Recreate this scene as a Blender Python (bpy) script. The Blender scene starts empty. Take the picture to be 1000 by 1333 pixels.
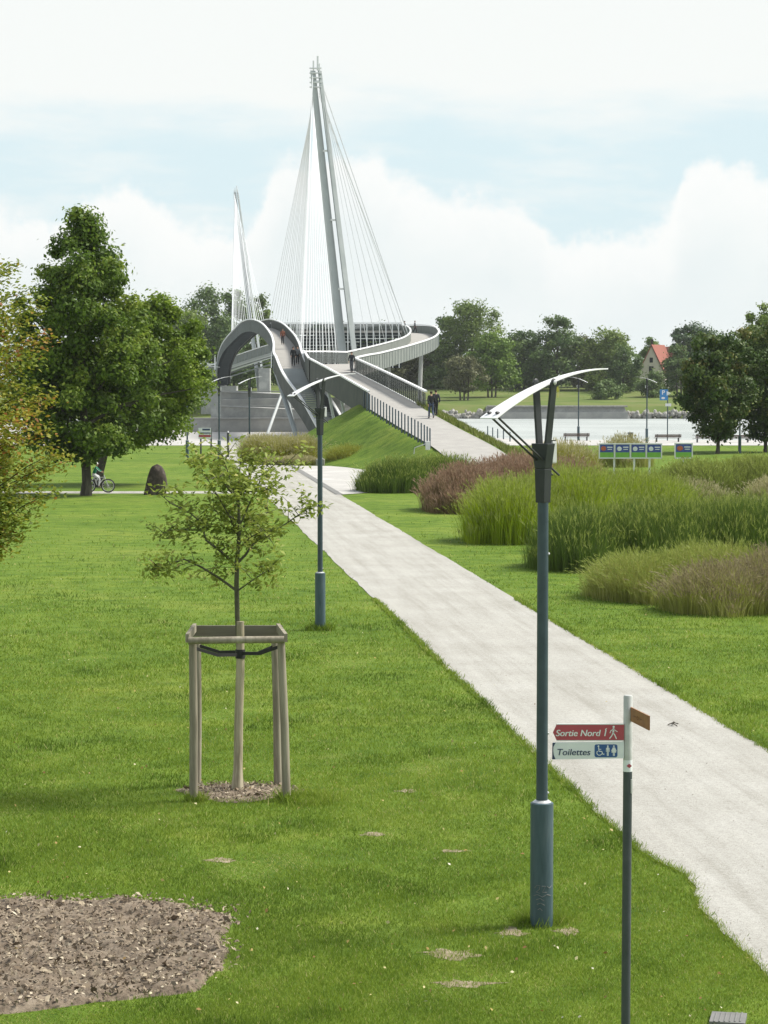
import bpy, bmesh, math, random
import numpy as np
from mathutils import Vector, Matrix, Euler
R = math.radians
SC = bpy.context.scene
COL = SC.collection
rng = np.random.default_rng(7)
random.seed(7)

# ------------------------------------------------------------------ camera
F, EYE, PITCH = 3150.0, 5.5, math.atan(174.5/3150.0)
cam = bpy.data.cameras.new('camera'); camo = bpy.data.objects.new('camera', cam); COL.objects.link(camo)
cam.sensor_fit = 'VERTICAL'; cam.sensor_height = 24.0; cam.lens = 24.0*F/1333.0
cam.clip_start = 0.5; cam.clip_end = 9000
camo.location = (0, 0, EYE); camo.rotation_euler = (math.pi/2-PITCH, 0, 0)
SC.camera = camo
SP, CP = math.sin(PITCH), math.cos(PITCH)
def at(px, py, D):
    u, v = (px-500)/F, (666.5-py)/F
    dy, dz = CP+v*SP, -SP+v*CP
    t = D/dy
    return Vector((u*t, D, EYE+dz*t))
def gnd(px, py, z=0.0):
    u, v = (px-500)/F, (666.5-py)/F
    dy, dz = CP+v*SP, -SP+v*CP
    t = (z-EYE)/dz
    return Vector((u*t, dy*t, z))

# ------------------------------------------------------------------ helpers
def tag(o, label=None, cat=None, group=None, kind=None):
    if label: o['label'] = label
    if cat: o['category'] = cat
    if group: o['group'] = group
    if kind: o['kind'] = kind
    return o
def empty(name, loc=(0, 0, 0), rz=0.0):
    o = bpy.data.objects.new(name, None); COL.objects.link(o)
    o.empty_display_size = .2; o.location = loc; o.rotation_euler = (0, 0, rz)
    return o
def thing(name, label, cat, loc=(0, 0, 0), rz=0.0, group=None):
    return tag(empty(name, loc, rz), label, cat, group)
def copy_tree(o, parent=None):
    c = o.copy(); COL.objects.link(c)
    if parent: c.parent = parent
    for ch in list(o.children): copy_tree(ch, c)
    return c
def link_mesh(name, me, mats, parent=None, smooth=False, world=True):
    if not isinstance(mats, (list, tuple)): mats = [mats]
    for m in mats: me.materials.append(m)
    o = bpy.data.objects.new(name, me); COL.objects.link(o)
    if parent is not None:
        o.parent = parent
        if world:                       # the mesh was written in world coordinates: shift it to its thing's frame
            off = Vector((0, 0, 0)); p = parent
            while p is not None: off = off+p.location; p = p.parent
            me.transform(Matrix.Translation(-off))
    if smooth:
        me.polygons.foreach_set('use_smooth', [True]*len(me.polygons))
    return o

class MB:
    def __init__(s): s.v = []; s.f = []; s.m = []
    def add(s, vs, fs, mi=0):
        b = len(s.v); s.v += [tuple(x) for x in vs]
        s.f += [tuple(i+b for i in f) for f in fs]; s.m += [mi]*len(fs); return s
    def box(s, c, d, rot=None, mi=0):
        c = Vector(c); hx, hy, hz = d[0]/2, d[1]/2, d[2]/2
        vs = [Vector((x, y, z)) for x in (-hx, hx) for y in (-hy, hy) for z in (-hz, hz)]
        if rot is not None:
            mt = rot.to_matrix() if isinstance(rot, Euler) else rot
            vs = [mt @ v for v in vs]
        return s.add([v+c for v in vs], [(0, 1, 3, 2), (4, 6, 7, 5), (0, 4, 5, 1), (2, 3, 7, 6), (0, 2, 6, 4), (1, 5, 7, 3)], mi)
    def beam(s, p0, p1, w, h, up=(0, 0, 1), mi=0):
        p0, p1 = Vector(p0), Vector(p1); d = (p1-p0).normalized(); up = Vector(up)
        a = d.cross(up)
        if a.length < 1e-4: a = d.cross(Vector((0, 1, 0)))
        a.normalize(); b = a.cross(d)
        vs = []
        for p in (p0, p1):
            for sa, sb in ((-1, -1), (1, -1), (1, 1), (-1, 1)): vs.append(p+a*sa*w/2+b*sb*h/2)
        return s.add(vs, [(0, 3, 2, 1), (4, 5, 6, 7), (0, 1, 5, 4), (1, 2, 6, 5), (2, 3, 7, 6), (3, 0, 4, 7)], mi)
    def tube(s, pts, rad, n=8, mi=0, cap=True):
        pts = [Vector(p) for p in pts]
        if not isinstance(rad, (list, tuple)): rad = [rad]*len(pts)
        vs = []; prev = None
        for i, p in enumerate(pts):
            d = (pts[min(i+1, len(pts)-1)]-pts[max(i-1, 0)])
            d = d.normalized() if d.length > 1e-9 else Vector((0, 0, 1))
            if prev is None:
                a = d.cross(Vector((0, 0, 1)))
                if a.length < .05: a = d.cross(Vector((0, 1, 0)))
            else: a = prev-d*prev.dot(d)
            a.normalize(); prev = a; b = d.cross(a)
            for k in range(n):
                t = 2*math.pi*k/n; vs.append(p+(a*math.cos(t)+b*math.sin(t))*rad[i])
        fs = []
        for i in range(len(pts)-1):
            for k in range(n):
                fs.append((i*n+k, i*n+(k+1) % n, (i+1)*n+(k+1) % n, (i+1)*n+k))
        if cap:
            fs.append(tuple(range(n-1, -1, -1))); fs.append(tuple((len(pts)-1)*n+k for k in range(n)))
        return s.add(vs, fs, mi)
    def cyl(s, p0, p1, r0, r1=None, n=12, mi=0): return s.tube([p0, p1], [r0, r0 if r1 is None else r1], n, mi)
    def ell(s, c, r, nu=12, nv=8, mi=0, rot=None):
        c = Vector(c); vs = []; fs = []
        for j in range(nv+1):
            ph = math.pi*j/nv
            for i in range(nu):
                th = 2*math.pi*i/nu
                v = Vector((r[0]*math.sin(ph)*math.cos(th), r[1]*math.sin(ph)*math.sin(th), r[2]*math.cos(ph)))
                if rot is not None: v = rot @ v
                vs.append(c+v)
        for j in range(nv):
            for i in range(nu): fs.append((j*nu+i, (j+1)*nu+i, (j+1)*nu+(i+1) % nu, j*nu+(i+1) % nu))
        return s.add(vs, fs, mi)
    def prism(s, poly, o, ax, ay, th, mi=0):      # poly 2D in frame (ax, ay) at o, thickness th along ax x ay
        o, ax, ay = Vector(o), Vector(ax), Vector(ay); nn = ax.cross(ay).normalized(); n = len(poly)
        vs = [o+ax*p[0]+ay*p[1]-nn*th/2 for p in poly]+[o+ax*p[0]+ay*p[1]+nn*th/2 for p in poly]
        fs = [tuple(range(n-1, -1, -1)), tuple(range(n, 2*n))]+[(i, (i+1) % n, n+(i+1) % n, n+i) for i in range(n)]
        return s.add(vs, fs, mi)
    def build(s, name, mats, parent=None, smooth=False, world=True, bevel=0):
        me = bpy.data.meshes.new(name); me.from_pydata(s.v, [], s.f)
        me.polygons.foreach_set('material_index', s.m); me.validate(); me.update()
        if bevel:
            bm = bmesh.new(); bm.from_mesh(me)
            bmesh.ops.bevel(bm, geom=[e for e in bm.edges if e.is_manifold and e.calc_face_angle(0) > .6], offset=bevel, segments=2, affect='EDGES', profile=.6)
            bm.to_mesh(me); bm.free()
        o = link_mesh(name, me, mats, parent, smooth, world)
        if smooth:
            try: me.set_sharp_from_angle(angle=R(40))
            except Exception: pass
        return o

def mesh_np(name, V, Q, mats, parent=None, tint=None, mi=None, smooth=False, world=True):
    """V (n,3) floats, Q (m,4) ints; tint (n,) float point attribute"""
    me = bpy.data.meshes.new(name)
    me.vertices.add(len(V)); me.vertices.foreach_set('co', np.asarray(V, np.float32).ravel())
    m = len(Q); me.loops.add(m*4); me.loops.foreach_set('vertex_index', np.asarray(Q, np.int32).ravel())
    me.polygons.add(m); me.polygons.foreach_set('loop_start', np.arange(0, m*4, 4, dtype=np.int32))
    try: me.polygons.foreach_set('loop_total', np.full(m, 4, np.int32))
    except Exception: pass
    if mi is not None: me.polygons.foreach_set('material_index', np.asarray(mi, np.int32))
    me.update(calc_edges=True)
    if tint is not None:
        a = me.attributes.new('tint', 'FLOAT', 'POINT'); a.data.foreach_set('value', np.asarray(tint, np.float32))
    return link_mesh(name, me, mats, parent, smooth, world)

def vnoise(x, y, s=0):
    x = np.asarray(x, float); y = np.asarray(y, float)
    a = np.sin(x*1.13+y*.71+s*3.1)+np.sin(x*-.83+y*1.37+s*1.7+1.3)+np.sin(x*2.31+y*-1.93+s*.9+2.1)*.6+np.sin(x*3.7+y*3.1+s*2.3)*.4
    return a/3.0

def catmull(P, step):
    P = [Vector(p) for p in P]; P = [P[0]*2-P[1]]+P+[P[-1]*2-P[-2]]; out = []
    for i in range(1, len(P)-2):
        n = max(2, int((P[i+1]-P[i]).length/step))
        for k in range(n):
            t = k/n; a, b, c, d = P[i-1], P[i], P[i+1], P[i+2]
            out.append(.5*((2*b)+(c-a)*t+(2*a-5*b+4*c-d)*t*t+(3*b-a-3*c+d)*t*t*t))
    out.append(P[-2]); return out

# ------------------------------------------------------------------ materials
MATS = {}
def newmat(name):
    m = bpy.data.materials.new(name); m.use_nodes = True; nt = m.node_tree
    for n in list(nt.nodes): nt.nodes.remove(n)
    out = nt.nodes.new('ShaderNodeOutputMaterial'); MATS[name] = m
    return m, nt, out
def N(nt, t, **kw):
    n = nt.nodes.new(t)
    for k, v in kw.items():
        if k in n.inputs: n.inputs[k].default_value = v
        else: setattr(n, k, v)
    return n
def ramp(nt, fac, stops):
    r = nt.nodes.new('ShaderNodeValToRGB'); e = r.color_ramp.elements
    while len(e) < len(stops): e.new(.5)
    for i, (p, c) in enumerate(stops): e[i].position = p; e[i].color = (*c, 1)
    if fac is not None: nt.links.new(fac, r.inputs[0])
    return r
def noise(nt, vec, scale, detail=4, rough=.6):
    n = N(nt, 'ShaderNodeTexNoise', Scale=scale, Detail=detail, Roughness=rough)
    if vec is not None: nt.links.new(vec, n.inputs['Vector'])
    return n
def surf(name, c1, c2=None, rough=.6, scale=4.0, metal=0.0, bump=0.0, bscale=None, detail=5, spec=.5, stretch=None, c3=None, lo=.35, hi=.65):
    m, nt, out = newmat(name); L = nt.links
    p = N(nt, 'ShaderNodeBsdfPrincipled', Roughness=rough, Metallic=metal)
    p.inputs['Specular IOR Level'].default_value = spec
    tc = N(nt, 'ShaderNodeTexCoord'); vec = tc.outputs['Object']
    if stretch:
        mp = N(nt, 'ShaderNodeMapping'); mp.inputs['Scale'].default_value = stretch; L.new(vec, mp.inputs[0]); vec = mp.outputs[0]
    if c2 is None: c2 = tuple(x*.8 for x in c1)
    n = noise(nt, vec, scale, detail)
    st = [(lo, c1), (hi, c2)] if c3 is None else [(lo, c1), ((lo+hi)/2, c2), (hi, c3)]
    r = ramp(nt, n.outputs[0], st); L.new(r.outputs[0], p.inputs['Base Color'])
    if bump:
        n2 = noise(nt, vec, bscale or scale*4, 6)
        b = N(nt, 'ShaderNodeBump', Strength=bump, Distance=.02); L.new(n2.outputs[0], b.inputs['Height']); L.new(b.outputs[0], p.inputs['Normal'])
    L.new(p.outputs[0], out.inputs[0]); return m
def leafmat(name, stops, trans=.35, rough=.55):
    m, nt, out = newmat(name); L = nt.links
    a = N(nt, 'ShaderNodeAttribute', attribute_name='tint')
    r = ramp(nt, a.outputs['Fac'], stops)
    p = N(nt, 'ShaderNodeBsdfPrincipled', Roughness=rough); p.inputs['Specular IOR Level'].default_value = .25
    t = N(nt, 'ShaderNodeBsdfTranslucent'); mx = N(nt, 'ShaderNodeMixShader'); mx.inputs[0].default_value = trans
    L.new(r.outputs[0], p.inputs['Base Color']); L.new(r.outputs[0], t.inputs[0])
    L.new(p.outputs[0], mx.inputs[1]); L.new(t.outputs[0], mx.inputs[2]); L.new(mx.outputs[0], out.inputs[0]); return m
def meshmat(name, col, alpha):
    m, nt, out = newmat(name); L = nt.links
    p = N(nt, 'ShaderNodeBsdfPrincipled', Roughness=.5, Metallic=.2); p.inputs['Base Color'].default_value = (*col, 1)
    t = N(nt, 'ShaderNodeBsdfTransparent'); mx = N(nt, 'ShaderNodeMixShader'); mx.inputs[0].default_value = alpha
    L.new(t.outputs[0], mx.inputs[1]); L.new(p.outputs[0], mx.inputs[2]); L.new(mx.outputs[0], out.inputs[0]); return m

def lawn_material():
    m, nt, out = newmat('lawn'); L = nt.links
    tc = N(nt, 'ShaderNodeTexCoord'); vec = tc.outputs['Object']
    p = N(nt, 'ShaderNodeBsdfPrincipled', Roughness=.9); p.inputs['Specular IOR Level'].default_value = .1
    big = noise(nt, vec, .16, 4, .6); mid = noise(nt, vec, 1.3, 5, .65); fine = noise(nt, vec, 30, 4, .7)
    mp = N(nt, 'ShaderNodeMapping'); mp.inputs['Scale'].default_value = (.12, 1.1, 1); L.new(vec, mp.inputs[0])
    strk = noise(nt, mp.outputs[0], 1.0, 4, .6)
    r1 = ramp(nt, big.outputs[0], [(.3, (.094, .162, .020)), (.5, (.126, .200, .026)), (.72, (.168, .226, .038))])
    r2 = ramp(nt, mid.outputs[0], [(.3, (.55, .62, .55)), (.5, (1, 1, 1)), (.75, (1.35, 1.15, 1.2))])
    r3 = ramp(nt, fine.outputs[0], [(.3, (.5, .55, .5)), (.55, (1, 1, 1)), (.8, (1.45, 1.3, 1.4))])
    r4 = ramp(nt, strk.outputs[0], [(.35, (.82, .88, .85)), (.55, (1, 1, 1)), (.7, (1.18, 1.08, 1.1))])
    prev = r1.outputs[0]
    for r in (r2, r3, r4):
        x = N(nt, 'ShaderNodeMix', data_type='RGBA', blend_type='MULTIPLY'); x.inputs[0].default_value = 1
        L.new(prev, x.inputs[6]); L.new(r.outputs[0], x.inputs[7]); prev = x.outputs[2]
    dry = noise(nt, vec, .45, 6, .7); rd = ramp(nt, dry.outputs[0], [(.60, (0, 0, 0)), (.74, (.55, .55, .55))])
    x = N(nt, 'ShaderNodeMix', data_type='RGBA', blend_type='MIX'); L.new(rd.outputs[0], x.inputs[0]); L.new(prev, x.inputs[6]); x.inputs[7].default_value = (.21, .22, .06, 1)
    L.new(x.outputs[2], p.inputs['Base Color'])
    b = N(nt, 'ShaderNodeBump', Strength=.6, Distance=.04); L.new(fine.outputs[0], b.inputs['Height']); L.new(b.outputs[0], p.inputs['Normal'])
    L.new(p.outputs[0], out.inputs[0]); return m
def path_material():
    m, nt, out = newmat('sandy_gravel'); L = nt.links
    tc = N(nt, 'ShaderNodeTexCoord'); vec = tc.outputs['Object']
    p = N(nt, 'ShaderNodeBsdfPrincipled', Roughness=.95); p.inputs['Specular IOR Level'].default_value = .1
    mp = N(nt, 'ShaderNodeMapping'); mp.inputs['Scale'].default_value = (2.6, .10, 1); mr = N(nt, 'ShaderNodeMapping'); mr.inputs['Rotation'].default_value = (0, 0, R(-5.7)); L.new(vec, mr.inputs[0]); L.new(mr.outputs[0], mp.inputs[0])
    strk = noise(nt, mp.outputs[0], 1.1, 5, .65); patch = noise(nt, vec, .5, 5, .6); grit = noise(nt, vec, 38, 5, .8); grit2 = noise(nt, vec, 9, 4, .7)
    r1 = ramp(nt, patch.outputs[0], [(.3, (.335, .328, .302)), (.55, (.375, .370, .345)), (.75, (.41, .405, .385))])
    r2 = ramp(nt, strk.outputs[0], [(.3, (.84, .83, .81)), (.5, (1, 1, 1)), (.7, (1.10, 1.10, 1.10))])
    r3 = ramp(nt, grit.outputs[0], [(.28, (.6, .58, .55)), (.5, (1, 1, 1)), (.75, (1.2, 1.2, 1.2))])
    r4 = ramp(nt, grit2.outputs[0], [(.3, (.92, .915, .91)), (.6, (1.02, 1.02, 1.02))])
    prev = r1.outputs[0]
    for r in (r2, r3, r4):
        x = N(nt, 'ShaderNodeMix', data_type='RGBA', blend_type='MULTIPLY'); x.inputs[0].default_value = 1
        L.new(prev, x.inputs[6]); L.new(r.outputs[0], x.inputs[7]); prev = x.outputs[2]
    L.new(prev, p.inputs['Base Color'])
    b = N(nt, 'ShaderNodeBump', Strength=.5, Distance=.02); L.new(grit.outputs[0], b.inputs['Height']); L.new(b.outputs[0], p.inputs['Normal'])
    L.new(p.outputs[0], out.inputs[0]); return m
def water_material():
    m, nt, out = newmat('river_water'); L = nt.links
    tc = N(nt, 'ShaderNodeTexCoord'); mp = N(nt, 'ShaderNodeMapping'); mp.inputs['Scale'].default_value = (.6, 1, 1); L.new(tc.outputs['Object'], mp.inputs[0])
    n = noise(nt, mp.outputs[0], .5, 6, .7); n2 = noise(nt, mp.outputs[0], .05, 3, .5)
    p = N(nt, 'ShaderNodeBsdfPrincipled', Roughness=.38, IOR=1.33)
    r = ramp(nt, n2.outputs[0], [(.4, (.34, .37, .36)), (.6, (.42, .45, .44))]); L.new(r.outputs[0], p.inputs['Base Color'])
    b = N(nt, 'ShaderNodeBump', Strength=1.0, Distance=.5); L.new(n.outputs[0], b.inputs['Height']); L.new(b.outputs[0], p.inputs['Normal'])
    L.new(p.outputs[0], out.inputs[0]); return m

M_meadow = surf('meadow', (.085, .125, .03), (.115, .155, .04), .95, .08, c3=(.15, .165, .06), spec=.1); M_lawn = lawn_material(); M_path = path_material(); M_water = water_material()
M_lamp = surf('lamp_paint', (.030, .052, .066), (.042, .07, .086), .42, 6, bump=.05)
M_lampdark = surf('lamp_collar_paint', (.014, .018, .02), (.022, .027, .03), .5, 6)
M_lampbase = surf('lamp_base_paint', (.034, .066, .083), (.056, .096, .115), .42, 4, bump=.15, stretch=(3, 3, .5), c3=(.085, .125, .14), lo=.3, hi=.75)
M_white = surf('white_enamel', (.78, .79, .80), (.70, .71, .72), .35, 6)
M_bolt = surf('bolt_steel', (.62, .63, .64), None, .35, 8, metal=.4)
M_darkmetal = surf('dark_metal', (.025, .028, .03), (.04, .043, .045), .5, 8)
M_scratch = surf('scratched_marks', (.22, .22, .21), (.13, .14, .14), .7, 40)
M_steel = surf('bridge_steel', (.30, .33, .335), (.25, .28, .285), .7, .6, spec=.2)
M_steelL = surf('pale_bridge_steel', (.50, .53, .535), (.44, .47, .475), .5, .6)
M_steelD = surf('shaded_bridge_steel', (.022, .028, .031), (.032, .038, .042), .9, .6, spec=.05)  # arch soffit's shade put into the colour; also plain dark slats and struts
M_rail = surf('rail_white', (.80, .81, .81), (.72, .73, .74), .4, .8)
M_mast = surf('mast_paint', (.84, .855, .86), (.79, .805, .81), .4, .5)
M_cable = surf('stay_cable_grey', (.74, .76, .775), (.68, .70, .715), .5, 1)
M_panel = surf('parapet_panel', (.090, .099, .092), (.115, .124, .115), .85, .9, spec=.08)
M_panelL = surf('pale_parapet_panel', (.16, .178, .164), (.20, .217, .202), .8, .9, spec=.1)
M_net = meshmat('railing_wire_net', (.10, .115, .11), .55)
M_deck = surf('deck_surface', (.29, .28, .265), (.34, .33, .31), .9, 1.2)
M_conc = surf('concrete', (.37, .375, .36), (.30, .305, .295), .85, .5, bump=.2, c3=(.42, .42, .40))
M_concD = surf('weathered_concrete', (.26, .265, .255), (.31, .31, .295), .9, .35, bump=.2, c3=(.37, .365, .345))
M_wood = surf('weathered_wood', (.33, .30, .23), (.20, .175, .13), .85, 5, bump=.5, stretch=(1, 1, .09), c3=(.40, .37, .29), bscale=14)
M_woodgrey = surf('grey_board', (.22, .20, .165), (.15, .135, .105), .9, 5, bump=.4, stretch=(.1, 1, 1))
M_wrap = surf('trunk_wrap_cane', (.44, .39, .28), (.27, .235, .16), .9, 7, bump=.6, stretch=(1, 1, .12), c3=(.5, .45, .33), bscale=18)
M_strap = surf('black_rubber', (.012, .012, .013), (.02, .02, .02), .7, 10)
M_bark = surf('bark', (.085, .075, .055), (.045, .04, .03), .95, 3, bump=.8, stretch=(1, 1, .25), c3=(.11, .10, .075))
M_barkdark = surf('young_bark', (.10, .10, .055), (.065, .066, .04), .9, 6, bump=.4)
M_soil = surf('bed_soil', (.10, .075, .052), (.17, .132, .095), .95, 7, bump=1.0, c3=(.24, .195, .145), bscale=26)
M_chip = leafmat('wood_chips', [(0, (.12, .09, .062)), (.35, (.23, .185, .135)), (.7, (.38, .32, .23)), (1, (.62, .55, .43))], .0, .9)
M_bare = surf('bare_earth', (.25, .21, .125), (.18, .15, .085), .95, 6, bump=.6, c3=(.34, .28, .20))
M_stone = surf('brown_stone', (.075, .055, .044), (.042, .032, .027), .9, 3, bump=1.0, c3=(.13, .10, .085), bscale=7)
M_rock = surf('pale_rock', (.36, .35, .32), (.24, .23, .21), .9, 2, bump=.6)
M_bench = surf('bench_wood', (.10, .062, .045), (.07, .045, .035), .7, 3)
M_signpole = surf('sign_pole_grey', (.50, .51, .50), (.40, .41, .40), .5, 9)
M_poledark = surf('sign_pole_dark', (.038, .048, .056), (.055, .066, .075), .4, 7, bump=.04)
M_red = surf('sign_red', (.42, .065, .095), (.36, .06, .085), .4, 6)
M_whitep = surf('sign_white', (.74, .76, .78), (.66, .69, .73), .4, 6)
M_blue = surf('sign_blue', (.03, .10, .30), (.028, .085, .25), .4, 6)
M_navy = surf('sign_navy', (.03, .05, .12), (.025, .04, .1), .5, 6)
M_brown = surf('sign_brown', (.30, .13, .045), (.22, .095, .035), .55, 12)
M_brownmark = surf('sign_brown_mark', (.17, .075, .03), (.13, .06, .025), .6, 12)
M_lime = surf('board_green', (.20, .46, .06), (.16, .40, .06), .5, 6)
M_bblue = surf('board_blue', (.035, .055, .27), (.06, .11, .36), .5, 4)
M_orange = surf('board_orange', (.55, .13, .05), (.35, .09, .06), .5, 6)
M_pblue = surf('traffic_blue', (.05, .24, .55), (.05, .21, .5), .4, 6)
M_yellow = surf('marker_yellow', (.60, .55, .05), (.5, .46, .04), .5, 5)
M_cream = surf('cream_render', (.56, .52, .44), (.50, .46, .39), .9, 1)
M_roof = surf('red_tiles', (.30, .10, .07), (.24, .08, .06), .85, 1.5)
M_glass = surf('dark_glass', (.03, .035, .04), None, .1, 3)
M_skin = surf('skin', (.50, .30, .21), (.46, .27, .19), .6, 6)
M_rubber = surf('tyre_rubber', (.02, .02, .02), None, .8, 8)
M_rim = surf('wheel_rim', (.62, .63, .64), None, .3, 8, metal=.5)
M_kerb = surf('dark_kerb', (.19, .19, .185), (.14, .14, .135), .85, 3)
M_plaza = surf('pale_paving', (.45, .44, .42), (.38, .37, .355), .9, .4, c3=(.49, .48, .46), bump=.2, bscale=9)

def cloth(name, c): return surf(name, c, tuple(x*.75 for x in c), .9, 12)

# ------------------------------------------------------------------ world: sky with clouds, by direction
SUN_AZ, SUN_EL = R(74), R(50)         # clockwise from straight ahead
SKY_STR = .10
def build_world():
    w = bpy.data.worlds.new('World'); SC.world = w; w.use_nodes = True; nt = w.node_tree; L = nt.links
    for n in list(nt.nodes): nt.nodes.remove(n)
    out = nt.nodes.new('ShaderNodeOutputWorld'); bg = nt.nodes.new('ShaderNodeBackground'); bg.inputs[1].default_value = SKY_STR
    sky = nt.nodes.new('ShaderNodeTexSky'); sky.sky_type = 'NISHITA'; sky.sun_disc = False
    sky.sun_elevation = SUN_EL; sky.sun_rotation = SUN_AZ; sky.air_density = 1.0; sky.dust_density = 2.0; sky.ozone_density = 1.0
    tc = nt.nodes.new('ShaderNodeTexCoord'); gen = tc.outputs['Generated']
    sep = nt.nodes.new('ShaderNodeSeparateXYZ'); L.new(gen, sep.inputs[0])
    def mth(op, a, b=None, clamp=False):
        n = nt.nodes.new('ShaderNodeMath'); n.operation = op; n.use_clamp = clamp
        for i, x in enumerate((a, b)):
            if x is None: continue
            if isinstance(x, (int, float)): n.inputs[i].default_value = x
            else: L.new(x, n.inputs[i])
        return n.outputs[0]
    def sstep(x, lo, hi):
        n = nt.nodes.new('ShaderNodeMapRange'); n.interpolation_type = 'SMOOTHSTEP'; n.inputs[1].default_value = lo; n.inputs[2].default_value = hi
        L.new(x, n.inputs[0]); return n.outputs[0]
    az = mth('ARCTAN2', sep.outputs[0], sep.outputs[1]); el = mth('ARCSINE', sep.outputs[2])
    n1 = noise(nt, gen, 60, 6, .62); n2 = noise(nt, gen, 16, 5, .6); n3 = noise(nt, gen, 5, 5, .55)
    mp = nt.nodes.new('ShaderNodeMapping'); mp.inputs['Scale'].default_value = (10, 10, 45); L.new(gen, mp.inputs[0]); n4 = noise(nt, mp.outputs[0], 1.0, 5, .6)
    # cumulus skyline: elevation of the cloud tops against azimuth
    fc = nt.nodes.new('ShaderNodeFloatCurve'); c = fc.mapping.curves[0]
    pts = [(-200, 320), (-60, 250), (0, 268), (60, 285), (120, 258), (165, 248), (205, 272), (290, 300), (330, 280), (368, 212), (400, 196), (470, 200), (520, 228), (570, 250), (650, 258), (700, 275), (730, 310), (800, 305), (860, 300), (888, 238), (930, 220), (985, 236), (1040, 260), (1200, 300)]
    A0, A1 = -.25, .25
    def cv(p): return ((p[0]-500)/F-A0)/(A1-A0), min(1, max(0, (492-p[1])/F/.12))
    c.points[0].location = (0, cv(pts[0])[1]); c.points[1].location = (1, cv(pts[-1])[1])
    for p in pts: c.points.new(*cv(p))
    fc.mapping.update()
    mr = nt.nodes.new('ShaderNodeMapRange'); mr.inputs[1].default_value = A0; mr.inputs[2].default_value = A1; L.new(az, mr.inputs[0]); L.new(mr.outputs[0], fc.inputs['Value'])
    top = mth('MULTIPLY', fc.outputs[0], .12)
    wob = mth('ADD', mth('MULTIPLY', mth('SUBTRACT', n1.outputs[0], .5), .030), mth('MULTIPLY', mth('SUBTRACT', n2.outputs[0], .5), .030))
    d = mth('SUBTRACT', mth('ADD', top, wob), el)                    # >0 inside the cumulus
    cum = sstep(d, -.003, .0075)
    soft = sstep(mth('SUBTRACT', d, mth('MULTIPLY', n2.outputs[0], .02)), -.01, .03)
    # high veil: white above, thin over the blue band
    veil = sstep(mth('ADD', el, mth('MULTIPLY', mth('SUBTRACT', n4.outputs[0], .5), .07)), .088, .122)
    veil2 = mth('MULTIPLY', sstep(n4.outputs[0], .42, .66), .55)
    over = sstep(n3.outputs[0], .40, .60); hi = sstep(el, .14, .30)
    veil = mth('MAXIMUM', mth('MULTIPLY', veil, mth('SUBTRACT', 1, mth('MULTIPLY', hi, mth('SUBTRACT', 1, over)))), veil2)
    def mix(f, a, b):
        n = nt.nodes.new('ShaderNodeMix'); n.data_type = 'RGBA'
        if isinstance(f, (int, float)): n.inputs[0].default_value = f
        else: L.new(f, n.inputs[0])
        for i, x in ((6, a), (7, b)):
            if isinstance(x, tuple): n.inputs[i].default_value = (*x, 1)
            else: L.new(x, n.inputs[i])
        return n.outputs[2]
    K = 1.0/SKY_STR
    pale = mix(.95, sky.outputs[0], tuple(x*K for x in (.55, .665, .70)))      # thin bright haze over the blue
    c1 = mix(veil, pale, tuple(x*K for x in (.70, .722, .708)))
    lowc = mix(sstep(n2.outputs[0], .35, .7), tuple(x*K for x in (.63, .678, .68)), tuple(x*K for x in (.675, .71, .703)))
    body = mix(soft, tuple(x*K for x in (.735, .745, .733)), lowc)
    c2 = mix(cum, c1, body)
    upper = mix(over, mix(.35, sky.outputs[0], tuple(x*K for x in (.50, .57, .63))), tuple(x*K for x in (.62, .65, .66)))
    c3 = mix(sstep(el, .22, .55), c2, upper)
    L.new(c3, bg.inputs[0]); L.new(bg.outputs[0], out.inputs[0])
build_world()
sl = bpy.data.lights.new('sun', 'SUN'); sl.energy = 4.8; sl.angle = R(16); sl.color = (1, .95, .86)
so = bpy.data.objects.new('sun', sl); COL.objects.link(so)
sd = Vector((math.sin(SUN_AZ)*math.cos(SUN_EL), math.cos(SUN_AZ)*math.cos(SUN_EL), math.sin(SUN_EL)))
so.rotation_euler = sd.to_track_quat('Z', 'Y').to_euler(); so.location = (30, 20, 60)
SC.view_settings.view_transform = 'Standard'; SC.view_settings.look = 'None'; SC.view_settings.gamma = 1
SC.view_settings.exposure = 0.43

# ------------------------------------------------------------------ ground, river, far bank
def bank(x): return float(np.clip(246-2.4*x, 214, 300))
def build_ground():
    xs = [-1000, -700, -400, -200, -120, -80, -60]+list(np.arange(-50, 51, 2.5))+[60, 80, 120, 200, 400, 700, 1000]
    prof = [(-60, 0), (0, 0), (40, 0), (80, 0), (120, 0), (160, 0), (200, 0)]
    far = [(498, -4.2), (505, -3.2), (509, -2.4), (512, -.6), (530, .2), (560, 1.2), (585, 2.6), (605, 3.4), (700, 3.5), (1200, 3.6), (1500, 4)]
    V = []; nrow = None
    for x in xs:
        b = bank(x); col = [(y, z) for y, z in prof]+[(b, 0), (b+.3, -.6), (b+6, -4.2), (b+40, -4.5)]+far
        nrow = len(col); V += [(x, y, z) for y, z in col]
    Fq = [(i*nrow+j, (i+1)*nrow+j, (i+1)*nrow+j+1, i*nrow+j+1) for i in range(len(xs)-1) for j in range(nrow-1)]
    Vn, Fn = np.array(V), np.array(Fq); return tag(mesh_np('ground', Vn, Fn, [M_lawn, M_meadow], mi=(Vn[Fn[:, 0], 1] > 500).astype(int)), kind='structure')
build_ground()
mb = MB(); mb.add([(-990, 205, -3), (990, 205, -3), (990, 512, -3), (-990, 512, -3)], [(0, 1, 2, 3)])
tag(mb.build('river', M_water), kind='structure')

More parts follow.
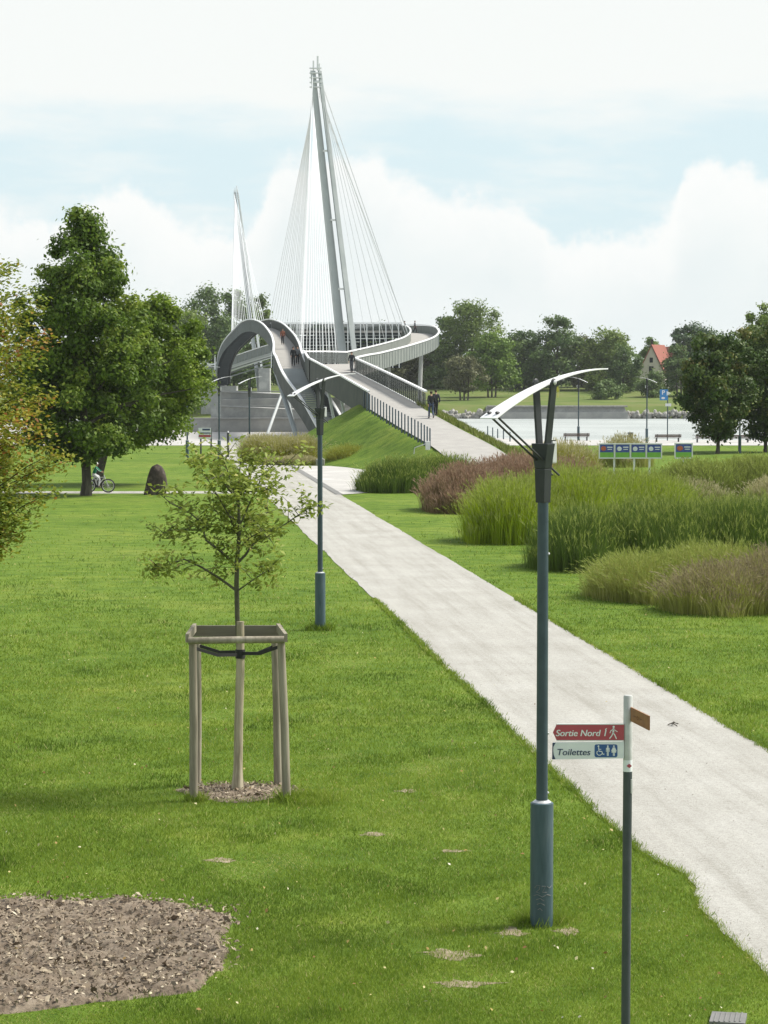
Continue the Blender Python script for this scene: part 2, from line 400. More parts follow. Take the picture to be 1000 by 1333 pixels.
def xl(D): return 2.231-.0999*(D-35.14)
def xr(D): return 5.06-.0988*(D-41.95)
def edge_l(D): return xl(D)+.02*vnoise(D*3.9, D*.3, 1)+.03*vnoise(D*9.1, 0, 8)+.035*vnoise(D*.45, 0, 2)+.24*np.exp(-((np.asarray(D)-26.3)/.9)**2)
def edge_r(D): return xr(D)+.02*vnoise(D*3.7, D*.2, 5)+.03*vnoise(D*.4, 0, 6)+.025*vnoise(D*8.7, 0, 3)
def strip(name, Ls, Rs, mat, z, nx=4):
    V = []; Q = []; n = len(Ls)
    for a, b in zip(Ls, Rs):
        for k in range(nx+1): t = k/nx; V.append((a[0]*(1-t)+b[0]*t, a[1]*(1-t)+b[1]*t, z if len(a) < 3 else a[2]*(1-t)+b[2]*t+z))
    for i in range(n-1):
        for k in range(nx): o = i*(nx+1)+k; Q.append((o, o+1, o+nx+2, o+nx+1))
    return mesh_np(name, np.array(V), np.array(Q), mat)
Ds = list(np.arange(12, 60, .12))+list(np.arange(60, 200, 1.0))
tag(strip('path', [(float(edge_l(d)), d) for d in Ds], [(float(edge_r(d)), d) for d in Ds], M_path, .012), kind='structure')
# thin side path across the lawn on the left, quay promenade, branch path to the ramp
tag(strip('side_path', [(-60, 114.6), (-40, 114.9), (-20, 115.0), (-6.1, 115.2)], [(-60, 117.0), (-40, 117.2), (-20, 117.3), (-6.1, 117.5)], M_path, .008), kind='structure')
xsP = list(np.arange(-80, 61, 4.0))
tag(strip('promenade', [(x, 197.0) for x in xsP], [(x, bank(x)-.15) for x in xsP], M_plaza, .018), kind='structure')
tag(strip('branch_path', [(-2.2, 113.5), (-.2, 116.5), (4.0, 121), (8.4, 124.0), (8.6, 130)], [(-6.0, 151), (-3.6, 150.8), (-.5, 150), (3.0, 146), (3.2, 142)], M_plaza, .024, 8), kind='structure')
tag(strip('kerb_strip', [(xr(d)-.22, d) for d in (114, 125, 140, 152)], [(xr(d)+.12, d) for d in (114, 125, 140, 152)], M_kerb, .032, 1), kind='structure')

# embankment carrying the ramp path
RC = [(6.9, 124, 0.0), (6.3, 128, .25), (4.98, 142, 1.3), (2.9, 153.5, 2.35), (.89, 165, 3.4), (-1.8, 185, 4.75), (-4.43, 205, 6.0)]
RCs = catmull(RC, 1.0)
def ramp_at(y):
    for a, b in zip(RCs, RCs[1:]):
        if a.y <= y <= b.y: t = (y-a.y)/(b.y-a.y); return a.lerp(b, t)
    return RCs[-1] if y > RCs[-1].y else RCs[0]
def build_mound():
    gx = np.arange(-9, 18.01, .45); gy = np.arange(122, 178.01, .45); V = []; Q = []; keep = {}
    for j, y in enumerate(gy):
        for i, x in enumerate(gx):
            c = ramp_at(min(max(y, 124), 169.0))
            dx = max(0, abs(x-c.x)-2.15); dy = max(0, y-169.0)
            dist = math.hypot(dx, dy)
            z = c.z-.03-.56*dist
            z += .10*float(vnoise(x*.8, y*.6, 3))*min(1, dist*.6)
            if z < .6: z = .6-(.6-z)*.55 if z > -1 else -.28
            V.append((x, y, max(z, -.3)))
    nx = len(gx)
    for j in range(len(gy)-1):
        for i in range(nx-1):
            q = (j*nx+i, j*nx+i+1, (j+1)*nx+i+1, (j+1)*nx+i)
            if max(V[k][2] for k in q) > -.2: Q.append(q)
    return tag(mesh_np('embankment', np.array(V), np.array(Q), M_lawn, smooth=True), kind='structure')
build_mound()
rp = [p for p in RCs if p.y <= 166.2]
def lat(P, i):
    d = P[min(i+1, len(P)-1)]-P[max(i-1, 0)]; d.z = 0; d.normalize(); return Vector((d.y, -d.x, 0))
tag(strip('ramp_path', [tuple(p-lat(rp, i)*1.95) for i, p in enumerate(rp)], [tuple(p+lat(rp, i)*1.75) for i, p in enumerate(rp)], M_deck, .03), kind='structure')

# ------------------------------------------------------------------ the footbridge
bridge = thing('footbridge', 'grey cable stayed footbridge with an arched deck, a curved deck and two leaning masts', 'bridge', (-4, 230, 0))
def sweep(P, half_l, half_r, z0, z1, closed_ends=True, taper=0):
    """box section along P from lateral -half_l to +half_r (numbers), heights z0..z1; taper narrows the lower face"""
    m = MB(); V = []; Fs = []
    for i, p in enumerate(P):
        l = lat(P, i)
        V += [p+l*(half_l+taper)+Vector((0, 0, z0)), p+l*(half_r-taper)+Vector((0, 0, z0)), p+l*half_r+Vector((0, 0, z1)), p+l*half_l+Vector((0, 0, z1))]
    for i in range(len(P)-1):
        a = i*4; b = a+4
        Fs += [(a, b, b+1, a+1), (a+1, b+1, b+2, a+2), (a+2, b+2, b+3, a+3), (a+3, b+3, b, a)]
    Fs += [(0, 1, 2, 3), (len(V)-4, len(V)-1, len(V)-2, len(V)-3)]
    m.add(V, Fs); return m
def walkway(name, P, hw, depth, sides='LR', panel=None, net=False, railh=1.15, low=-.25, soffit=None, surface=None):
    deck = sweep(P, -hw, hw, -.22, 0).build(name, surface or M_deck, bridge)
    sweep(P, -hw+.06, hw-.06, -depth, -.225, taper=hw*.35).build('soffit_girder', soffit or M_steel, deck)
    for sgn in sides:
        s = -1 if sgn == 'L' else 1
        e0, e1 = sorted((s*(hw+.01), s*(hw+.05)))
        if net:
            b = sweep(P, e0+.015, e1-.015, .08, railh-.1); acc = 0
            for i in range(1, len(P)):
                acc += (P[i]-P[i-1]).length
                if acc >= .95 or i == 1:
                    acc = 0; q = P[i]+lat(P, i)*s*(hw+.03)
                    b.beam(q+Vector((0, 0, low)), q+Vector((0, 0, railh-.04)), .06, .10, up=(0, 1, 0), mi=1)
            b.build('parapet', [M_net, M_panel], deck)
            sweep(P, e0-.02, e1+.02, low, .05).build('edge_beam', M_rail, deck)
        else:
            b = sweep(P, e0, e1, low, railh-.08); acc = 0
            for i in range(1, len(P)):
                acc += (P[i]-P[i-1]).length
                if acc >= 1.9:
                    acc = 0; q = P[i]+lat(P, i)*s*(hw+.075)
                    b.beam(q+Vector((0, 0, low)), q+Vector((0, 0, railh-.09)), .05, .07, up=(0, 1, 0), mi=1)
            b.build('parapet', [panel or M_panel, M_steel], deck)
        sweep(P, min(s*(hw-.06), s*(hw+.14)), max(s*(hw-.06), s*(hw+.14)), railh-.02, railh+.1).build('handrail', M_rail, deck)
    return deck
# ramp on struts
PR = [p for p in RCs if p.y >= 164.5]
walkway('ramp_deck', PR, 1.95, .75, 'R', net=True, low=-.3)
PRl = PR
ramp_left = catmull([tuple(p-lat(PR, i)*1.95) for i, p in enumerate(PR)]+[(-7.25, 220, 6.75)], 1.2)
def wall_line(P, z0, z1, th, mat, name, parent, rail=True):
    w = sweep(P, -th/2, th/2, z0, z1).build(name, mat, parent)
    if rail: sweep(P, -.09, .09, z1+.06, z1+.18).build('handrail', M_rail, w)
    return w
wall_line(ramp_left, -.7, 1.07, .05, M_panel, 'parapet', bridge)
land = MB(); pts = [(-6.4, 205, 6.0), (-2.5, 205, 6.0), (-.1, 239.5, 6.9), (-3.6, 240, 6.9), (-7.2, 220, 6.72)]
land.add([Vector(p)+Vector((0, 0, -.005)) for p in pts]+[Vector(p)-Vector((0, 0, .5)) for p in pts], [(0, 1, 2, 3, 4), (9, 8, 7, 6, 5)]+[(i, i+5, (i+1) % 5+5, (i+1) % 5) for i in range(5)])
land.build('landing', M_deck, bridge)
back = catmull([(-7.2, 220.2, 6.75), (-5.4, 230, 6.85), (-3.65, 240, 6.9)], 1.0)
bw = sweep(back, -.015, .015, .05, 1.05).build('parapet', M_net, bridge); sweep(back, -.09, .09, 1.1, 1.24).build('handrail', M_rail, bw)
# curved cycle deck
CY0 = catmull([(-4.43, 205, 6.0), (-3.2, 222, 6.45), (-1.8, 240, 6.9), (1.7, 275, 8.2), (4.4, 300, 9.4), (5.35, 320, 10.6), (4.4, 340, 11.7), (.4, 372, 12.3), (-7.5, 410, 12.0), (-18, 450, 10.9), (-28, 487, 8.8), (-36, 514, 6.6)], 1.5)
i240 = next(i for i, p in enumerate(CY0) if p.y > 239.3); i205 = next(i for i, p in enumerate(CY0) if p.y > 207)
CY = CY0[i240:]
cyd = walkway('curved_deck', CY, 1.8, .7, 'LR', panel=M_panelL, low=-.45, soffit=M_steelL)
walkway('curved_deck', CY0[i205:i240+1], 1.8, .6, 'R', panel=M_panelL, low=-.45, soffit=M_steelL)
far_half = [p for p in CY if p.y > 398]
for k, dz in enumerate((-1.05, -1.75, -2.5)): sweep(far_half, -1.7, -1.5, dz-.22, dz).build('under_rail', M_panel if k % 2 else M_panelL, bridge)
# arched pedestrian deck
AR = catmull([(-8.55, 219, 6.35), (-8.9, 224, 6.75), (-10.0, 248, 7.95), (-11.6, 275, 9.4), (-14.1, 306, 11.2), (-16.9, 335, 12.4), (-19.6, 360, 12.75), (-22, 382, 12.3), (-26.6, 420, 10.4), (-29.6, 450, 7.9), (-31.8, 480, 4.6)], 1.5)
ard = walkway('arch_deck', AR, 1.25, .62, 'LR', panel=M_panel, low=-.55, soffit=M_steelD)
# stair flight from the arch down to the quay
ST = catmull([(-8.55, 219, 6.35), (-7.5, 212, 4.6), (-5.7, 204.5, 2.5), (-4.2, 198.5, .25)], .5)
st = MB(); nst = 34
for k in range(nst):
    t = k/(nst-1)*(len(ST)-1); i = int(min(t, len(ST)-2)); p = ST[i].lerp(ST[i+1], t-i); l = lat(ST, i)
    st.beam(p-l*1.2-Vector((0, 0, .09)), p+l*1.2-Vector((0, 0, .09)), .66, .16)
stair = st.build('stair_flight', M_steelL, bridge)
for s in (-1, 1):
    w = sweep(ST, s*1.25-.03, s*1.25+.03, -.5, 1.05).build('parapet', M_panel, stair); sweep(ST, s*1.25-.1, s*1.25+.1, 1.1, 1.24).build('handrail', M_rail, w)
# central platform between the decks, with its lattice
pf = MB(); pf.box((-6.6, 338, 11.85), (18.2, 8, .3)); plat = pf.build('platform', M_deck, bridge)
for x in np.arange(-15.5, 2.6, .88): b = MB(); b.beam((x, 333.5, 6.9), (x-.1*(x+9)*.1, 333.5, 13.0), .13, .12, up=(0, 1, 0)); b.build('lattice_post', M_rail, plat)
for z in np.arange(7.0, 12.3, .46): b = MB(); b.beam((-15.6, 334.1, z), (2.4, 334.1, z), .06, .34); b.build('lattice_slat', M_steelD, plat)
b = MB(); b.beam((-15.7, 334.0, 13.05), (2.5, 334.0, 13.05), .12, .14); b.beam((-15.7, 342, 13.05), (2.5, 342, 13.05), .12, .14); b.build('handrail', M_rail, plat)
b = MB(); b.box((-6.6, 334.05, 12.45), (18, .03, .9)); b.build('parapet', M_net, plat)
# masts
def mast(foot, top, w0, w1, gap, name='mast'):
    foot, top = Vector(foot), Vector(top); gap *= .6; root = empty(name, (0, 0, 0)); root.parent = bridge; root.location = -bridge.location
    d = top-foot
    def blade(off0, off1, wa, wb, mat, dep0, dep1):
        m = MB(); vs = []
        for (t, off, w, dep) in ((0, off0, wa, dep0), (.35, off0*.7+off1*.3, wa*1.0, dep0*1.05), (.75, off0*.3+off1*.7, (wa+wb)/2, (dep0+dep1)/2), (1, off1, wb, dep1)):
            c = foot+d*t+Vector((off, 0, 0))
            vs += [c+Vector((-w/2, -dep*.15, 0)), c+Vector((-w*.34, -dep/2, 0)), c+Vector((w/2, dep*.25, 0)), c+Vector((w/2, dep/2, 0)), c+Vector((-w/2, dep/2, 0))]
        fs = [(i*5+k, i*5+(k+1) % 5, (i+1)*5+(k+1) % 5, (i+1)*5+k) for i in range(3) for k in range(5)]+[(4, 3, 2, 1, 0), (15, 16, 17, 18, 19)]
        return m.add(vs, fs)
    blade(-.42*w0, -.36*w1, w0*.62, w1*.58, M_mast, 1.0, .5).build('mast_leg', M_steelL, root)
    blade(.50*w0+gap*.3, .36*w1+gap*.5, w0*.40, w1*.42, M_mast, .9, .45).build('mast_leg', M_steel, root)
    for t in np.linspace(.2, .97, 5): m = MB(); c = foot+d*t; m.box(c+Vector((.10*w0, 0, 0)), (w0*.5, .12, .2)); m.build('cross_tie', M_rail, root)
    m = MB(); sc = w0/1.55
    for k in range(5): m.box(top+Vector((-.05*sc, 0, .25*sc-k*.5*sc)), (w1*1.35, .4, .12))
    m.box(top+Vector((-.28*sc, .0, .55*sc)), (.16*sc, .3, 1.0*sc)); m.box(top+Vector((.18*sc, .0, .8*sc)), (.2*sc, .3, 1.5*sc)); m.box(top+Vector((.38*sc, .0, .3*sc)), (.12*sc, .3, .9*sc))
    m.build('mast_head', M_rail, root)
    return root
def mast_pt(px, py, D): return at(px, py, D)
nb, nt_ = at(457, 500, 262), at(411.5, 92, 262); nb = nb+(nb-nt_)*((nb.z-.0)/(nt_.z-nb.z))
mast(nb, nt_, 1.55, .95, .16)
fb, ft = at(341, 512, 500), at(307.5, 250, 500); fb = fb+(fb-ft)*((fb.z+2.5)/(ft.z-fb.z))
mast(fb, ft, 1.25, .75, .12)
def cable(a, b, r): m = MB(); m.tube([a, b], r, 5); m.build('stay_cable', M_cable, bridge)
def edge_pt(P, y, s, hw):
    i = min(range(len(P)), key=lambda k: abs(P[k].y-y)); return P[i]+lat(P, i)*s*hw
TOPL, TOPR = nt_+Vector((-.35, 0, -.3)), nt_+Vector((.35, 0, -.6))
for k, y in enumerate(np.linspace(222, 343, 19)): cable(TOPL+Vector((.0, 0, -.18*k)), edge_pt(AR, y, 1, 1.3), .026)
for k in range(10): t = (k+.3)/10.3; cable(TOPL+Vector((.12, 0, -3.6-.12*k)), Vector((-7.2, 220.2, 6.75)).lerp(Vector((-4.2, 237, 6.9)), t)+Vector((0, .1, -.2)), .024)
for k, y in enumerate(np.linspace(262, 326, 8)): cable(TOPR+Vector((0, 0, -.3*k)), edge_pt(CY, y, -1, 1.85), .028)
cable(TOPR, edge_pt(CY, 330, -1, 1.85), .05)
FL, FR = ft+Vector((-.4, 0, -.4)), ft+Vector((.3, 0, -.6))
for k, y in enumerate(np.linspace(348, 476, 26)): cable(FL+Vector((0, 0, -.2*k)), edge_pt(AR, y, 1, 1.3), .033)
# struts under the ramp and the arch
def strut(a, b, r, mat=M_steelL): m = MB(); m.tube([a, b], [r*.8, r], 8); m.build('strut', mat, bridge)
for y, dx in ((178, .7), (187, .8), (196, .8), (206, .9)):
    c = ramp_at(min(y, 204.9))
    for s in (-1, 1):
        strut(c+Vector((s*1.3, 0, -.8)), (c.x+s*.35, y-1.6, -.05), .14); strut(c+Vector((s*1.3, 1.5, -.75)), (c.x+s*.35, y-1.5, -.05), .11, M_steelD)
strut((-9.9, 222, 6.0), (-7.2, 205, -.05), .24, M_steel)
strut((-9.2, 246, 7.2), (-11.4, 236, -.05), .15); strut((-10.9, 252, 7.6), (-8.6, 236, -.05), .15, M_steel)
for y in (262, 300):
    i = min(range(len(CY)), key=lambda k: abs(CY[k].y-y)); strut(CY[i]+Vector((.2, 0, -.9)), CY[i]+Vector((-.2, -2, -CY[i].z-2.6)), .3, M_conc)
ab = MB(); ab.box((.7, 167.6, 1.35), (3.6, 3.2, 3.0), Euler((0, 0, R(8)))); ab.build('abutment', M_conc, bridge)
for (x, y) in ((-31.8, 483), (-36, 513)): m = MB(); m.box((x, y, .2), (5, 7, 7.4)); m.build('abutment', M_conc, bridge)
m = MB(); m.box((fb.x, 500, 1.2), (2.3, 5, 12.6)); m.build('mast_pier', M_conc, bridge)
m = MB(); m.box((nb.x, 262, -1.2), (4, 5, 5.0)); m.build('mast_pier', M_conc, bridge)
# thin frame rails beside the far foot of the arch
m = MB(); 
for (a, b) in (((268, 479), (268, 468)), ((268, 474), (280, 474)), ((280, 481), (280, 462))): m.tube([at(a[0], a[1], 400), at(b[0], b[1], 400)], .09, 6)
m.beam(at(268, 476, 400), at(286, 478, 430), .1, .1)
m.build('service_rail', M_rail, bridge)

# ------------------------------------------------------------------ concrete terraces and stairs on the quay
def zpx(py, D): return EYE-(py-492)/F*D
def xpx(px, D): return (px-500)/F*D
ter = thing('concrete_terrace', 'stepped grey concrete terraces under the arched deck', 'terrace', (-13, 250, 0))
def tblock(px0, px1, d0, d1, z0, z1, mat, name='tier', dx=0, tilt=0):
    m = MB(); x0, x1 = xpx(px0, d0), xpx(px1, d0)
    m.add([(x0, d0, z0), (x1, d0, z0), (x1+dx, d1, z0), (x0+dx, d1, z0), (x0, d0, z1), (x1, d0, z1+tilt), (x1+dx, d1, z1+tilt), (x0+dx, d1, z1)],
          [(3, 2, 1, 0), (4, 5, 6, 7), (0, 1, 5, 4), (1, 2, 6, 5), (2, 3, 7, 6), (3, 0, 4, 7)])
    return m.build(name, mat, ter)
tblock(283, 404, 246, 252, -.1, 1.35, M_concD)
tblock(288, 398, 252.1, 258, -3.5, 2.55, M_conc, tilt=-.35)
tblock(290, 396, 258.1, 262.4, -3.5, 3.2, M_concD, tilt=.15)
tblock(288, 392, 262.5, 276, -3.5, 4.0, M_conc, tilt=-.3)
m = MB()
for d, z in ((245.9, 1.36), (252.0, 2.56), (262.3, 4.0)): m.box((xpx(340, d), d+.1, z+.06), (8.6, .5, .12))
m.build('coping', M_conc, ter)
lw = thing('concrete_wall', 'low pale concrete quay wall left of the arched deck', 'wall', (xpx(262, 247), 247, 0))
m = MB(); m.box((xpx(262, 247), 247, .65), (3.4, 1.2, 1.3)); m.build('wall_face', M_conc, lw)
m = MB(); m.box((xpx(262, 247), 247, 1.37), (3.5, 1.4, .14)); m.build('coping', M_concD, lw)
sc_ = thing('staircase', 'grey concrete flight of steps beneath the ramp', 'steps', (-4.6, 212, 0))
m = MB()
for k in range(15): m.box((-4.5, 210+k*.42+.2, .1+k*.24), (2.9, .42, .25))
m.build('tread', M_conc, sc_)
m = MB(); m.box((-4.5, 217.6, 1.8), (3.2, 2.2, 3.9)); m.build('side_block', M_concD, sc_)

# ------------------------------------------------------------------ far bank structures
qw = thing('quay_wall', 'long grey concrete quay wall along the far bank of the river', 'wall', (30, 505, -3))
D = 505; x0, x1 = xpx(634, D), xpx(817, D)
m = MB(); m.add([(x0, D, -3.3), (x1+.8, D, -3.3), (x1+.8, D+7, -3.3), (x0, D+7, -3.3), (x0, D+1.2, -.6), (x1-.6, D+1.2, -.6), (x1-.6, D+7, -.6), (x0, D+7, -.6)], [(3, 2, 1, 0), (4, 5, 6, 7), (0, 1, 5, 4), (1, 2, 6, 5), (2, 3, 7, 6), (3, 0, 4, 7)])
m.build('wall_face', M_conc, qw)
m = MB(); m.box(((x0+x1)/2, D+1.6, -.42), (x1-x0, 2.4, .34)); m.build('coping', M_rock, qw)
m = MB(); m.box(((x0+x1)/2, D-.05, -2.4), (x1-x0, .5, 1.5)); m.build('waterline_band', M_concD, qw)
def rocks(name, pts, smin, smax, mat, seed=1):
    r = np.random.default_rng(seed); m = MB()
    for p in pts:
        s = r.uniform(smin, smax); q = Euler((r.uniform(0, 3), r.uniform(0, 3), r.uniform(0, 3))).to_matrix()
        m.ell(p, (s, s*r.uniform(.6, 1), s*r.uniform(.45, .8)), 6, 4, rot=q)
    return tag(m.build(name, mat), kind='stuff')
pts = [(xpx(px, 507)+rng.normal(0, .5), 505.5+abs(rng.normal(0, 1.5)), -2.9+rng.uniform(0, 1.3)) for px in np.linspace(818, 1010, 200)]
pts += [(xpx(px, 507)+rng.normal(0, .5), 505.5+abs(rng.normal(0, 1.8)), -2.9+rng.uniform(0, 1.4)) for px in np.linspace(540, 634, 110)]
rocks('shore_rocks', pts, .3, .9, M_rock, 3)
pts = []
for k in range(420):
    y = rng.uniform(150, 226); c = ramp_at(min(max(y, 124), 204)); x = c.x+rng.uniform(3.2, 9.5)
    dist = max(0, x-c.x-2.15); zz = max(.0, c.z-.56*dist) if y < 172 else 0
    if y < bank(x)-1 and (y > 172 or rng.random() < .2): pts.append((x, y, zz+.02))
rocks('rubble_stones', pts, .10, .32, M_rock, 4)
tag(rocks('shore_rubble', [(x, bank(x)+rng.uniform(0, 4), -.5-rng.uniform(0, 2)) for x in rng.uniform(-2, 12, 90)], .2, .5, M_rock, 5), kind='stuff')

hs = thing('house', 'cream gabled house with a steep red roof among the far bank trees', 'house', (xpx(852, 585), 585, 2.6))
hx = xpx(846, 585); hw_ = 2.9; ze, zr, zb = zpx(484, 585), zpx(450, 585), 2.0; d0, d1 = 583, 594; sk = 4.2
m = MB(); m.add([(hx-hw_, d0, zb), (hx+hw_, d0, zb), (hx+hw_, d0, ze), (hx, d0, zr-.15), (hx-hw_, d0, ze)]+[(hx-hw_+sk, d1, zb), (hx+hw_+sk, d1, zb), (hx+hw_+sk, d1, ze), (hx+sk, d1, zr-.15), (hx-hw_+sk, d1, ze)],
               [(0, 1, 2, 3, 4), (9, 8, 7, 6, 5), (1, 6, 7, 2), (5, 0, 4, 9)]); m.build('wall', M_cream, hs)
m = MB()
for s in (-1, 1):
    e = Vector((hx+s*(hw_+.35), d0-.4, ze-.5)); r_ = Vector((hx, d0-.4, zr)); m.add([e, r_, r_+Vector((sk+.3, d1-d0+.8, 0)), e+Vector((sk+.3, d1-d0+.8, 0)), e+Vector((0, 0, .25)), r_+Vector((0, 0, .25)), r_+Vector((sk+.3, d1-d0+.8, .25)), e+Vector((sk+.3, d1-d0+.8, .25))], [(3, 2, 1, 0), (4, 5, 6, 7), (0, 1, 5, 4), (1, 2, 6, 5), (2, 3, 7, 6), (3, 0, 4, 7)])
rf = m.build('roof', M_roof, hs)
m = MB(); m.box((hx+.3, d0+1.2, zr+.6), (.6, .6, 1.8)); m.build('chimney', M_bark, rf)
for dz in (0, 2.2):
    m = MB(); m.box((hx, d0-.05, ze+.6+dz), (.8 if dz else 1.1, .06, 1.2 if dz else 1.4)); m.build('window', M_glass, hs)
hl = thing('house', 'pale low house with a red tiled roof beside the dark conifer', 'house', (xpx(876, 595), 595, 2.6))
m = MB(); m.box((xpx(878, 595), 598, 6.4), (5, 5, 8.3)); m.build('wall', M_cream, hl)
m = MB(); cx = xpx(878, 595); m.add([(cx-3, 595, 10.6), (cx+3, 595, 10.6), (cx+3, 601, 10.6), (cx-3, 601, 10.6), (cx-2.6, 598, 13.2), (cx+2.6, 598, 13.2)], [(0, 1, 5, 4), (2, 3, 4, 5), (0, 4, 3), (1, 2, 5), (3, 2, 1, 0)]); m.build('roof', M_roof, hl)

# ------------------------------------------------------------------ foliage
def leaf_quads(C, size, nrm, r, aspect=.55, fold=.0):
    n = len(C); rnd = r.normal(size=(n, 3))
    t = np.cross(nrm, rnd); t /= np.linalg.norm(t, axis=1)[:, None]+1e-9
    b = np.cross(nrm, t); s = size[:, None]
    V = np.empty((n, 4, 3)); V[:, 0] = C-t*s*.5; V[:, 1] = C+b*s*.5*aspect-t*s*.05+nrm*s*fold; V[:, 2] = C+t*s*.5; V[:, 3] = C-b*s*.5*aspect-t*s*.05+nrm*s*fold
    return V.reshape(-1, 3), np.arange(4*n).reshape(n, 4)
def prof_ell(t): return math.sqrt(max(0, 1-(2*t-1)**2))
def prof_cone(t): return (min(1, t/.16)**.6)*(1-max(0, (t-.16)/.84))**.72
def prof_oak(t): return (min(1, t/.2)**.5)*(1-max(0, (t-.42)/.58)**2.2)**.8 if t < 1 else 0
def prof_tall(t): return (min(1, t/.15)**.5)*(1-max(0, (t-.38)/.62)**2.1)**.8 if t < 1 else 0
def prof_dome(t): return math.sqrt(max(0, 1-t*t))*min(1, .72+t*1.5)
def tree(name, label, base, H, z0, rad, prof, mat, nclump, nleaf, lsize, seed, group=None, trunk_r=.2, shift=(0, 0), cat='tree', clump=.16, bark=None, lean=(0, 0), ntr=1, irr=.25, yscale=1.0):
    r = np.random.default_rng(seed); base = Vector(base); root = thing(name, label, cat, base, 0, group)
    ch = H-z0; cl = []
    ph = r.uniform(0, 6.28, 6)
    while len(cl) < nclump:
        t = r.uniform(0, 1); pr = prof(t)
        if r.random() > pr**1.2+.05: continue
        a = r.uniform(0, 2*math.pi); rr = (r.random()**.42)
        w = 1+irr*(math.sin(2*a+ph[0]+3*t)+.7*math.sin(3*a+ph[1]-5*t)+.5*math.sin(5*a+ph[2]+9*t))*.6
        q = pr*rad*rr*w
        cl.append((math.cos(a)*q+shift[0]*min(1, t*2+.3), math.sin(a)*q*yscale+shift[1], z0+t*ch))
    cl = np.array(cl); k = r.integers(0, nclump, nleaf); cs = rad*clump*r.uniform(.6, 1.5, nclump)
    off = r.normal(size=(nleaf, 3)); off /= np.linalg.norm(off, axis=1)[:, None]; off *= (r.random(nleaf)**.62*np.where(r.random(nleaf) < .14, 1.65, 1.0))[:, None]
    C = cl[k]+off*cs[k][:, None]*np.array([1, 1, .72])
    nr = off*.8+r.normal(size=(nleaf, 3))*.55+np.array([0, 0, .45]); nr /= np.linalg.norm(nr, axis=1)[:, None]
    V, Q = leaf_quads(C, lsize*r.uniform(.6, 1.35, nleaf), nr, r, .62, .08)
    ct = np.clip(r.normal(.5, .2, nclump), 0, 1); tint = np.clip(ct[k]+r.normal(0, .16, nleaf), 0, 1)
    mesh_np('crown', V, Q, mat, root, np.repeat(tint, 4), world=False)
    m = MB()
    for q in range(ntr):
        ox = 0 if ntr == 1 else (q-(ntr-1)/2)*trunk_r*4
        pts = [(ox, 0, -.1), (ox*1.1+.05, .0, z0*.35), (ox*1.2+shift[0]*.25+lean[0], lean[1], z0+ch*.15), (ox*1.4+shift[0]*.6+lean[0], shift[1]*.5, z0+ch*.5), (shift[0]+lean[0], shift[1], z0+ch*.88)]
        m.tube(pts, [trunk_r*1.35, trunk_r, trunk_r*.8, trunk_r*.45, trunk_r*.12], 9)
    for q in range(min(12, nclump)):
        c = cl[r.integers(0, nclump)]; zz = z0+ch*max(.02, (c[2]-z0)/ch*.55)
        s = Vector((shift[0]*.3*(zz-z0)/ch*2, 0, zz)); e = Vector(c); mid = s.lerp(e, .55)+Vector((0, 0, .08*rad))
        m.tube([s, mid, e], [trunk_r*.4, trunk_r*.24, trunk_r*.06], 5)
    m.build('trunk', bark or M_bark, root, smooth=True, world=False)
    return root
L_oak = leafmat('oak_leaves', [(0, (.050, .092, .012)), (.45, (.10, .17, .019)), (.8, (.17, .25, .032)), (1, (.25, .31, .05))], .4)
L_oak2 = leafmat('bright_oak_leaves', [(0, (.075, .135, .014)), (.5, (.145, .225, .02)), (1, (.25, .33, .04))], .4)
L_hazel = leafmat('autumn_leaves', [(0, (.10, .15, .014)), (.5, (.20, .25, .024)), (.78, (.32, .30, .035)), (.93, (.36, .20, .035)), (1, (.28, .11, .03))], .4)
L_sap = leafmat('young_oak_leaves', [(0, (.135, .185, .026)), (.5, (.235, .30, .042)), (.85, (.33, .38, .07)), (1, (.42, .40, .12))], .42)
L_far1 = leafmat('far_dark_leaves', [(0, (.065, .12, .034)), (.5, (.11, .175, .048)), (1, (.17, .24, .068))], .3)
L_far2 = leafmat('far_mid_leaves', [(0, (.09, .145, .03)), (.5, (.15, .215, .045)), (1, (.22, .29, .065))], .3)
L_far3 = leafmat('far_brown_leaves', [(0, (.095, .11, .045)), (.5, (.14, .15, .07)), (1, (.20, .205, .10))], .3)
L_far4 = leafmat('far_bright_leaves', [(0, (.08, .15, .02)), (.5, (.13, .215, .03)), (1, (.19, .28, .045))], .3)
L_far5 = leafmat('far_conifer_needles', [(0, (.045, .086, .038)), (.5, (.072, .125, .052)), (1, (.115, .175, .072))], .2)
L_lime = leafmat('quay_tree_leaves', [(0, (.038, .075, .018)), (.55, (.075, .125, .026)), (.85, (.12, .155, .034)), (1, (.19, .18, .048))], .3)

# big left trees
gA = gnd(112, 645)
tree('oak_tree', 'tall dark green oak behind the child on a bicycle, leftmost of the near trees', gA, 13.15, 1.75, 3.1, prof_tall, L_oak, 240, 82000, .20, 11, trunk_r=.23, shift=(-.25, 0), clump=.2, irr=.12)
gB = gnd(128, 632)
tree('oak_tree', 'broad bright green oak standing just right of the tall dark oak', gB, 9.7, 1.9, 2.9, prof_oak, L_oak2, 150, 48000, .19, 12, trunk_r=.24, shift=(2.75, 1.0), clump=.2, irr=.3)
